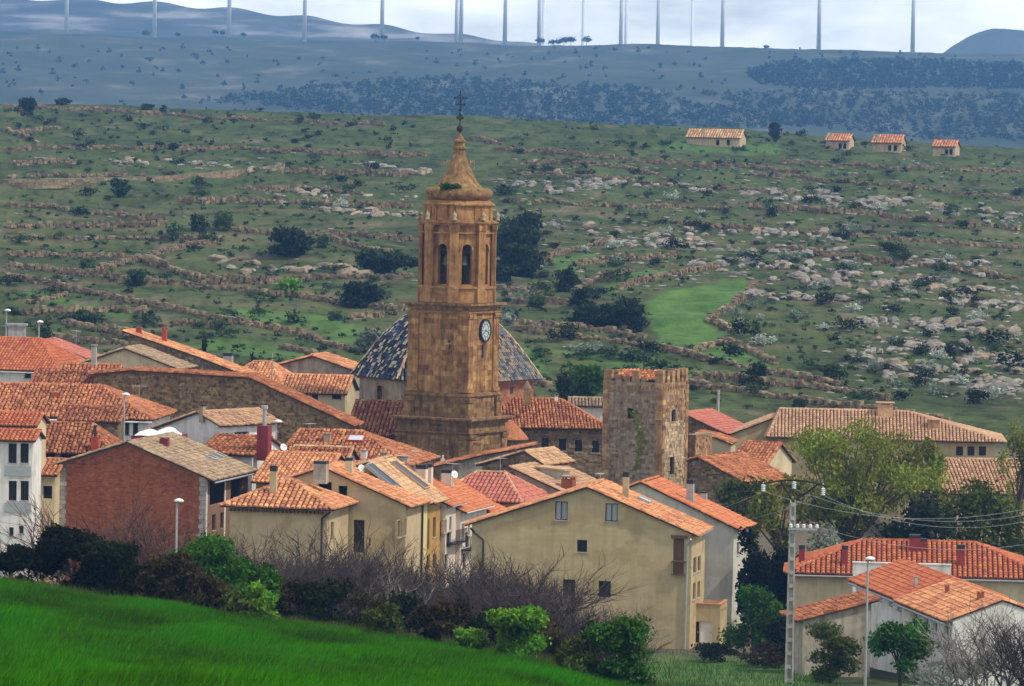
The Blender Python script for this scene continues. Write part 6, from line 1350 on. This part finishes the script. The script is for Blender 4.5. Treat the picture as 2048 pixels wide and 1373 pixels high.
# ================================================================ wind turbines
ORD = ['first', 'second', 'third', 'fourth', 'fifth', 'sixth', 'seventh', 'eighth', 'ninth', 'tenth', 'eleventh', 'twelfth', 'thirteenth', 'fourteenth', 'fifteenth', 'sixteenth', 'seventeenth', 'eighteenth']
for i, (x, Y) in enumerate([(132, 4020), (308, 4020), (457, 4020), (608, 4020), (763, 4030), (912, 4250), (921, 4010), (1009, 4040), (1077, 4200), (1085, 4900), (1165, 4800), (1241, 4250), (1251, 4700), (1315, 4300), (1383, 5000), (1444, 4150), (1637, 4050), (1825, 4020)]):
    p = P(x + 1, 60, Y); x0 = p.x; zb = zgf(x0, Y) if Y < 4700 else 40; zb -= 1; H = 190 - zb if False else 84
    if Y > 4300: zb = max(zb, 60)
    zb = max(zb, zgf(x0, Y) - 1) if Y < 4700 else zgf(x0, Y) - 1; H = 183 - zb
    r = empty('wind_turbine', (x0, Y, zb), 'white wind turbine on the far ridge, %s from the left' % ORD[i], 'wind turbine', 'wind turbines on the far ridge')
    mb = MB(); mb.tube((x0, Y, zb), (x0, Y, zb + H), 1.8, 1.2, 16); mb.build('mast', MATS['white_metal'], r, True)
    mb = MB(); mb.box((x0 - 1.6, Y - 4, zb + H + .05), (3.2, 0, 0), (0, 9, 0), (0, 0, 3.2)); mb.build('nacelle', MATS['white_metal'], r)
    hub = Vector((x0, Y - 5.2, zb + H + 1.6)); mb = MB(); mb.lathe(hub - Zv * 1.2, [(.3, 0), (1.2, .5), (1.3, 1.2), (1.2, 1.9), (.3, 2.4)], 10); hb = mb.build('hub', MATS['white_metal'], r)
    for k in range(3):
        a = math.radians(90 + 120 * k + (i * 7) % 16 - 8); d = Vector((math.cos(a), 0, math.sin(a))); t = Vector((-d.z, 0, d.x)); b = MB()
        b.add([hub + d * .9 - t * .5, hub + d * .9 + t * .5, hub + d * 8 + t * 1.3, hub + d * 34 + t * .25, hub + d * 34 - t * .1, hub + d * 8 - t * .9] + [hub + d * .9 - t * .5 + Vector((0, .5, 0)), hub + d * .9 + t * .5 + Vector((0, .5, 0)), hub + d * 8 + t * 1.3 + Vector((0, .4, 0)), hub + d * 34 + t * .25 + Vector((0, .15, 0)), hub + d * 34 - t * .1 + Vector((0, .15, 0)), hub + d * 8 - t * .9 + Vector((0, .4, 0))], [(0, 1, 2, 5), (5, 2, 3, 4), (6, 11, 8, 7), (11, 10, 9, 8), (0, 6, 7, 1), (1, 7, 8, 2), (2, 8, 9, 3), (3, 9, 10, 4), (4, 10, 11, 5), (5, 11, 6, 0)]); b.build('blade', MATS['white_metal'], hb)
# ================================================================ poles, lamps, wires
def utility_pole():
    Y = 292; b = P(1578, 1350, Y); zb = zgf(b.x, Y); top = P(1588, 1000, Y); b = Vector((b.x, Y, zb - .3)); r = empty('utility_pole', b, 'tall concrete utility pole with curved crossarm and insulators', 'utility pole')
    t = Vector((b.x, Y, top.z)); mb = MB(); h = t.z - b.z; ux = Vector((1, 0, 0)); uy = Vector((0, 1, 0))
    for s in (-1, 1): mb.add([b + ux * (.2 * s - .05) - uy * .2, b + ux * (.2 * s + .05) - uy * .2, b + ux * (.2 * s + .05) + uy * .2, b + ux * (.2 * s - .05) + uy * .2, t + ux * (.13 * s - .04) - uy * .12, t + ux * (.13 * s + .04) - uy * .12, t + ux * (.13 * s + .04) + uy * .12, t + ux * (.13 * s - .04) + uy * .12], CUBE_F)
    mb.add([b - ux * .2 - uy * .06, b + ux * .2 - uy * .06, b + ux * .2 + uy * .06, b - ux * .2 + uy * .06, t - ux * .09 - uy * .04, t + ux * .09 - uy * .04, t + ux * .09 + uy * .04, t - ux * .09 + uy * .04], CUBE_F); p = mb.build('post', MATS['concrete'], r)
    for k in range(14):
        z = b.z + h * (k + .5) / 14; w = .2 - .08 * (k + .5) / 14; m = MB(); m.box((b.x - w, Y - .16, z), (2 * w, 0, 0), (0, .32, 0), (0, 0, .22)); m.build('rung', MATS['concrete'], p)
    arm = MB(); n = 10; pts = [t + ux * x + Zv * (1.15 - .28 * (x / 1.8) ** 2 + .0) for x in np.linspace(-1.8, 1.9, n)]
    for a, c in zip(pts[:-1], pts[1:]): arm.tube(a, c, .06, n=6)
    arm.tube(t - Zv * .1, t + ux * -.75 + Zv * 1.1, .07, n=6); arm.tube(t - Zv * .1, t + ux * .95 + Zv * .55, .07, n=6); arm.tube(t + ux * .95 + Zv * .55, t + ux * 1.5 + Zv * .98, .06, n=6); arm.build('crossarm', MATS['iron'], r)
    ins = []
    for x, dz in ((-1.75, .45), (.05, .65), (1.75, .3)):
        q = t + ux * x + Zv * dz; m = MB()
        for k in range(4): m.lathe(q + Zv * k * .11, [(.04, 0), (.13, .02), (.13, .06), (.04, .1)], 10)
        m.tube(q + Zv * .4, t + ux * x + Zv * 1.0, .03, n=5); m.build('insulator', MATS['white_metal'], r); ins.append(q)
    m = MB(); q = t - Zv * 1.75; m.box(q - ux * .25 - uy * .3, ux * 1.7, uy * .12, Zv * .1); lo = m.build('lower_bracket', MATS['grey_metal'], r); ins2 = []
    for k in range(5): m = MB(); m.lathe(q + ux * (-.1 + .38 * k) - uy * .24 + Zv * .1, [(.05, 0), (.1, .05), (.1, .2), (.04, .26)], 8); m.build('insulator', MATS['white_metal'], lo); ins2.append(q + ux * (-.1 + .38 * k) - uy * .24 + Zv * .22)
    return ins, ins2
ins, ins2 = utility_pole()
def wire(a, b, sag, lab):
    mb = MB(); n = 14; pts = [a.lerp(b, k / n) - Zv * (sag * 4 * (k / n) * (1 - k / n)) for k in range(n + 1)]
    for p, q in zip(pts[:-1], pts[1:]): mb.tube(p, q, .009, n=4, cap=False)
    tag(mb.build('power_line', MATS['grey_metal']), lab, 'cable', 'overhead cables')
rt = [P(2090, 1010, 300), P(2090, 1022, 296), P(2090, 1034, 292)]; lf = [P(1240, 1032, 349.5), P(1245, 1050, 349), P(1250, 1062, 348.6)]
for k, nm in enumerate(('topmost', 'middle', 'lowest')):
    wire(ins[k], rt[k], 1.2, '%s overhead cable running right from the utility pole crossarm' % nm)
for k, nm in ((0, 'upper'), (2, 'lower')): wire(ins[k], lf[k], .8, '%s overhead cable running left from the utility pole to the pale house' % nm)
wire(ins2[4], P(2090, 1082, 300), .9, 'overhead cable running right from the lower bracket of the utility pole')
def lamp(lab, px, ytop, Y, hl=1.0, arm=.55):
    t = P(px, ytop, Y); zb = zgf(t.x, Y); b = Vector((t.x, Y, zb)); r = empty('street_lamp', b, lab, 'street lamp'); mb = MB(); mb.tube(b - Zv * .2, t, .085, .06, 10); mb.build('post', MATS['grey_metal'], r)
    mb = MB(); q = t + Vector((.12, -.05, 0)); V = []
    mb.lathe(q - Zv * .12, [(.08, -.03), (.22, .0), (.235, .07), (.2, .14), (.09, .2), (.02, .215)], 14); mb.v = [(q.x + (x - q.x) * 1.25, y, z) for x, y, z in mb.v]; hd = mb.build('lamp_head', MATS['white_metal'], r, True)
    mb = MB(); mb.lathe(q - Zv * .24, [(.06, .06), (.16, .08), (.17, .13)], 10); mb.build('lens', MATS['glass'], hd); return r
lamp('white-headed street lamp in front of the brick gable house', 354, 1000, 297); lamp('white-headed street lamp at right below the red hip roof', 1736, 1116, 288)
lamp('small street lamp among the roofs left of the long barn', 249, 788, 372); lamp('small street lamp beside the burgundy chimney', 553, 842, 369); lamp('thin street lamp at the upper left behind the red roof', 78, 643, 447); lamp('street lamp at the upper left edge beside the dark tree', 13, 620, 462)
def post(lab, px, ytop, Y, r0=.1, m='concrete'):
    t = P(px, ytop, Y); zb = zgf(t.x, Y); r = empty('pole', (t.x, Y, zb), lab, 'pole'); mb = MB(); mb.tube((t.x, Y, zb - .2), t, r0, r0 * .75, 8); mb.build('post', MATS[m], r); mb = MB(); mb.box(t + Vector((-.35, -.05, -.5)), (.7, 0, 0), (0, .1, 0), (0, 0, .1)); mb.build('crossbar', MATS['iron'], r)
post('pale concrete pole right of the castle tower', 1437, 780, 452, .16); post('thin pole on the hill above the castle tower', 1289, 690, 500, .09, 'iron'); post('thin grey pole by the salmon roofs behind the barn', 545, 706, 420, .07)
def aerial(lab, px, ybase, ytop, Y, a=.3):
    b, t = P(px, ybase, Y), P(px, ytop, Y); t = Vector((b.x, Y, t.z)); r = empty('tv_aerial', b, lab, 'aerial', 'roof aerials'); mb = MB(); mb.tube(b - Zv * .8, t, .03, .02, 5); mb.build('mast', MATS['grey_metal'], r); e = Vector((math.cos(a), math.sin(a), 0)); f = Vector((-e.y, e.x, 0)); mb = MB(); mb.tube(t - e * .6 - Zv * .1, t + e * .6 - Zv * .1, .018, n=4)
    for k in range(6): mb.tube(t + e * (-.5 + .2 * k) - f * .28 - Zv * .1, t + e * (-.5 + .2 * k) + f * .28 - Zv * .1, .012, n=4)
    mb.build('antenna', MATS['grey_metal'], r)
for i, (px, yb, yt, Y, lab) in enumerate([(541, 905, 862, 367, 'tv aerial beside the burgundy chimney'), (620, 875, 845, 376, 'tv aerial above the skylight roof'), (830, 935, 900, 366, 'tv aerial behind the straw-roofed terrace'), (905, 958, 925, 366, 'tv aerial above the white terraces'), (278, 800, 770, 383, 'tv aerial on the wide old roof at left'), (1000, 948, 915, 376, 'tv aerial above the chequered roof'), (1200, 980, 945, 338, 'tv aerial on the ridge of the large beige gable house'), (152, 690, 660, 442, 'tv aerial at the upper left sheds')]): aerial(lab, px, yb, yt, Y, .3 + i * .7)
def dish(lab, px, py, Y):
    c = P(px, py, Y); r = empty('satellite_dish', c - Zv * .5, lab, 'satellite dish'); mb = MB(); n = Vector((.55, -.75, .35)).normalized(); q = n.to_track_quat('Z', 'Y'); V = []; N_ = 14
    for k, (rr, d) in enumerate(((.03, 0), (.17, .035), (.29, .1), (.29, .085), (.17, .02), (.03, -.015))):
        for j in range(N_): a = 2 * math.pi * j / N_; V.append(c + q @ Vector((rr * math.cos(a), rr * math.sin(a), d)))
    mb.add(V, [(i * N_ + j, i * N_ + (j + 1) % N_, (i + 1) * N_ + (j + 1) % N_, (i + 1) * N_ + j) for i in range(5) for j in range(N_)]); mb.build('reflector', MATS['white_metal'], r, True)
    mb = MB(); mb.tube(c - Zv * .6, c, .03, n=5); mb.tube(c, c + n * .4, .015, n=4); mb.build('bracket', MATS['grey_metal'], r)
dish('white satellite dish beside the sunken roof terrace of the yellow house', 722, 938, 350); dish('white satellite dish above the white terraces', 908, 950, 364); dish('white satellite dish near the burgundy chimney', 566, 896, 366)
# white sheets over the roof terrace behind the brick house
def sheet_thing(lab, c, w, d, h):
    n = 8; V = []; Fc = []
    for i in range(n + 1):
        for j in range(n + 1):
            a, b = i / n - .5, j / n - .5; V.append((a * w, b * d, h * (1 - (2 * a) ** 2) * (1 - (2 * b) ** 2) ** .5 + .04 * math.sin(9 * a + 5 * b)))
    for i in range(n):
        for j in range(n): Fc.append((i * (n + 1) + j, (i + 1) * (n + 1) + j, (i + 1) * (n + 1) + j + 1, i * (n + 1) + j + 1))
    m = len(V); V += [(x, y, z - .08) for x, y, z in V]; Fc += [tuple(reversed([q + m for q in f])) for f in Fc[:]]
    o = link('white_sheet', mesh('white_sheet', V, Fc, MATS['white_sheet'], None, True)); o.location = c; tag(o, lab, 'sheet')
t_ = House('roof_terrace', 'dark red walled roof terrace behind the brick house', A=(262, 872, 366), x2=346, yaw=10, L=4.5, cat='terrace'); t_.tops = {k: [(0, t_.zA), (t_.W if k in 'fb' else t_.L, t_.zA)] for k in 'frlb'}; t_.walls('maroon_paint')
g = MB(); g.box(t_.pt(0, 0, t_.zA - .05), t_.u * t_.W, t_.v * t_.L, Zv * .06); g.build('terrace_floor', MATS['maroon_paint'], t_.root)
c = t_.pt(t_.W * .35, 1.0, t_.zA + .02); sheet_thing('nearer white domed sheet over the red roof terrace', c, 2.0, 1.5, .45); c = t_.pt(t_.W * .68, 2.6, t_.zA + .02); sheet_thing('farther white domed sheet over the red roof terrace', c, 2.0, 1.6, .55)
# ================================================================ grass of the field
def grass():
    n = 300000; Y = np.sqrt(rng.uniform(98 ** 2, 207 ** 2, n)); s = rng.uniform(-60, 1500, n); X = (s - 1024) / F * Y; Z = zg(X, Y)
    clump = np.sin(X * .9 + Y * .23) * np.sin(Y * .31 - X * .2) + np.sin(X * .35 + 1) * np.sin(Y * .12 + X * .3)
    h = rng.uniform(.22, .5, n) * (1 + .18 * clump); a = rng.uniform(0, 2 * np.pi, n); w = rng.uniform(.012, .024, n); lean = h * rng.uniform(.1, .7, n); la = rng.normal(.2, .7, n)
    b = np.stack([X, Y, Z - .03], -1); side = np.stack([np.cos(a) * w, np.sin(a) * w, 0 * w], -1); mid = b + np.stack([np.cos(la) * lean * .35, np.sin(la) * lean * .35, h * .6], -1); tip = b + np.stack([np.cos(la) * lean, np.sin(la) * lean, h], -1)
    V = np.stack([b - side, b + side, mid + side * .8, tip, mid - side * .8], 1).reshape(-1, 3); i = np.arange(n)[:, None] * 5
    Fc = np.concatenate([i + np.array([[0, 1, 2, 4]])], 0); T = i + np.array([[4, 2, 3]])
    faces = Fc.tolist() + T.tolist(); t = np.clip(rng.normal(0, .35, n) + clump * .5, -1, 1)
    tag(link('field_grass', mesh('field_grass', V, faces, MATS['blade'], np.concatenate([t, t]))), 'dense green young grain covering the foreground field', 'grass', kind='stuff')
grass()
def rough_grass():
    n = 26000; Y = rng.uniform(202, 330, n); s = rng.uniform(-20, 1700, n); X = (s - 1024) / F * Y; Z = zg(X, Y); h = rng.uniform(.2, .6, n) * np.where(Y < 214, 1.2, 1); a = rng.uniform(0, 6.28, n); w = rng.uniform(.015, .03, n); la = rng.uniform(0, 6.28, n)
    b = np.stack([X, Y, Z - .03], -1); side = np.stack([np.cos(a) * w, np.sin(a) * w, 0 * w], -1); tip = b + np.stack([np.cos(la) * h * .5, np.sin(la) * h * .5, h], -1); V = np.stack([b - side, b + side, tip], 1).reshape(-1, 3)
    tag(link('rough_grass', mesh('rough_grass', V, np.arange(3 * n).reshape(n, 3), MATS['leaf_green'], np.clip(rng.normal(0, .5, n), -1, 1))), 'rough uncut grass on the bank behind the field', 'grass', kind='stuff')
rough_grass()
def verge():
    n = 16000; s = rng.uniform(-40, 1450, n); Y = 206 + rng.normal(0, 2.2, n); X = (s - 1024) / F * Y; Z = zg(X, Y); h = rng.uniform(.25, .75, n); a = rng.uniform(0, 6.28, n); w = rng.uniform(.012, .025, n); la = rng.uniform(0, 6.28, n)
    b = np.stack([X, Y, Z - .03], -1); side = np.stack([np.cos(a) * w, np.sin(a) * w, 0 * w], -1); tip = b + np.stack([np.cos(la) * h * .45, np.sin(la) * h * .45, h], -1); V = np.stack([b - side, b + side, tip], 1).reshape(-1, 3)
    tag(link('verge_grass', mesh('verge_grass', V, np.arange(3 * n).reshape(n, 3), MATS['leaf_olive'], np.clip(rng.normal(0, .5, n), -1, 1))), 'tall dry grass fringe along the far edge of the field', 'grass', kind='stuff')
verge()
# ================================================================ haze
hz = bpy.data.materials.new('haze_air'); hz.use_nodes = True; nt = hz.node_tree; nt.nodes.clear(); out = nt.nodes.new('ShaderNodeOutputMaterial'); pv = nt.nodes.new('ShaderNodeVolumePrincipled')
pv.inputs['Color'].default_value = (.19, .48, 1.0, 1); pv.inputs['Density'].default_value = .00014; pv.inputs['Anisotropy'].default_value = .0
nt.links.new(pv.outputs['Volume'], out.inputs['Volume'])
mb = MB(); mb.box((-3400, -90, -60), (6800, 0, 0), (0, 5750, 0), (0, 0, 300)); o = mb.build('haze', hz); o['kind'] = 'stuff'; o['label'] = 'thin blue haze filling the air over the valley'; o['category'] = 'haze'
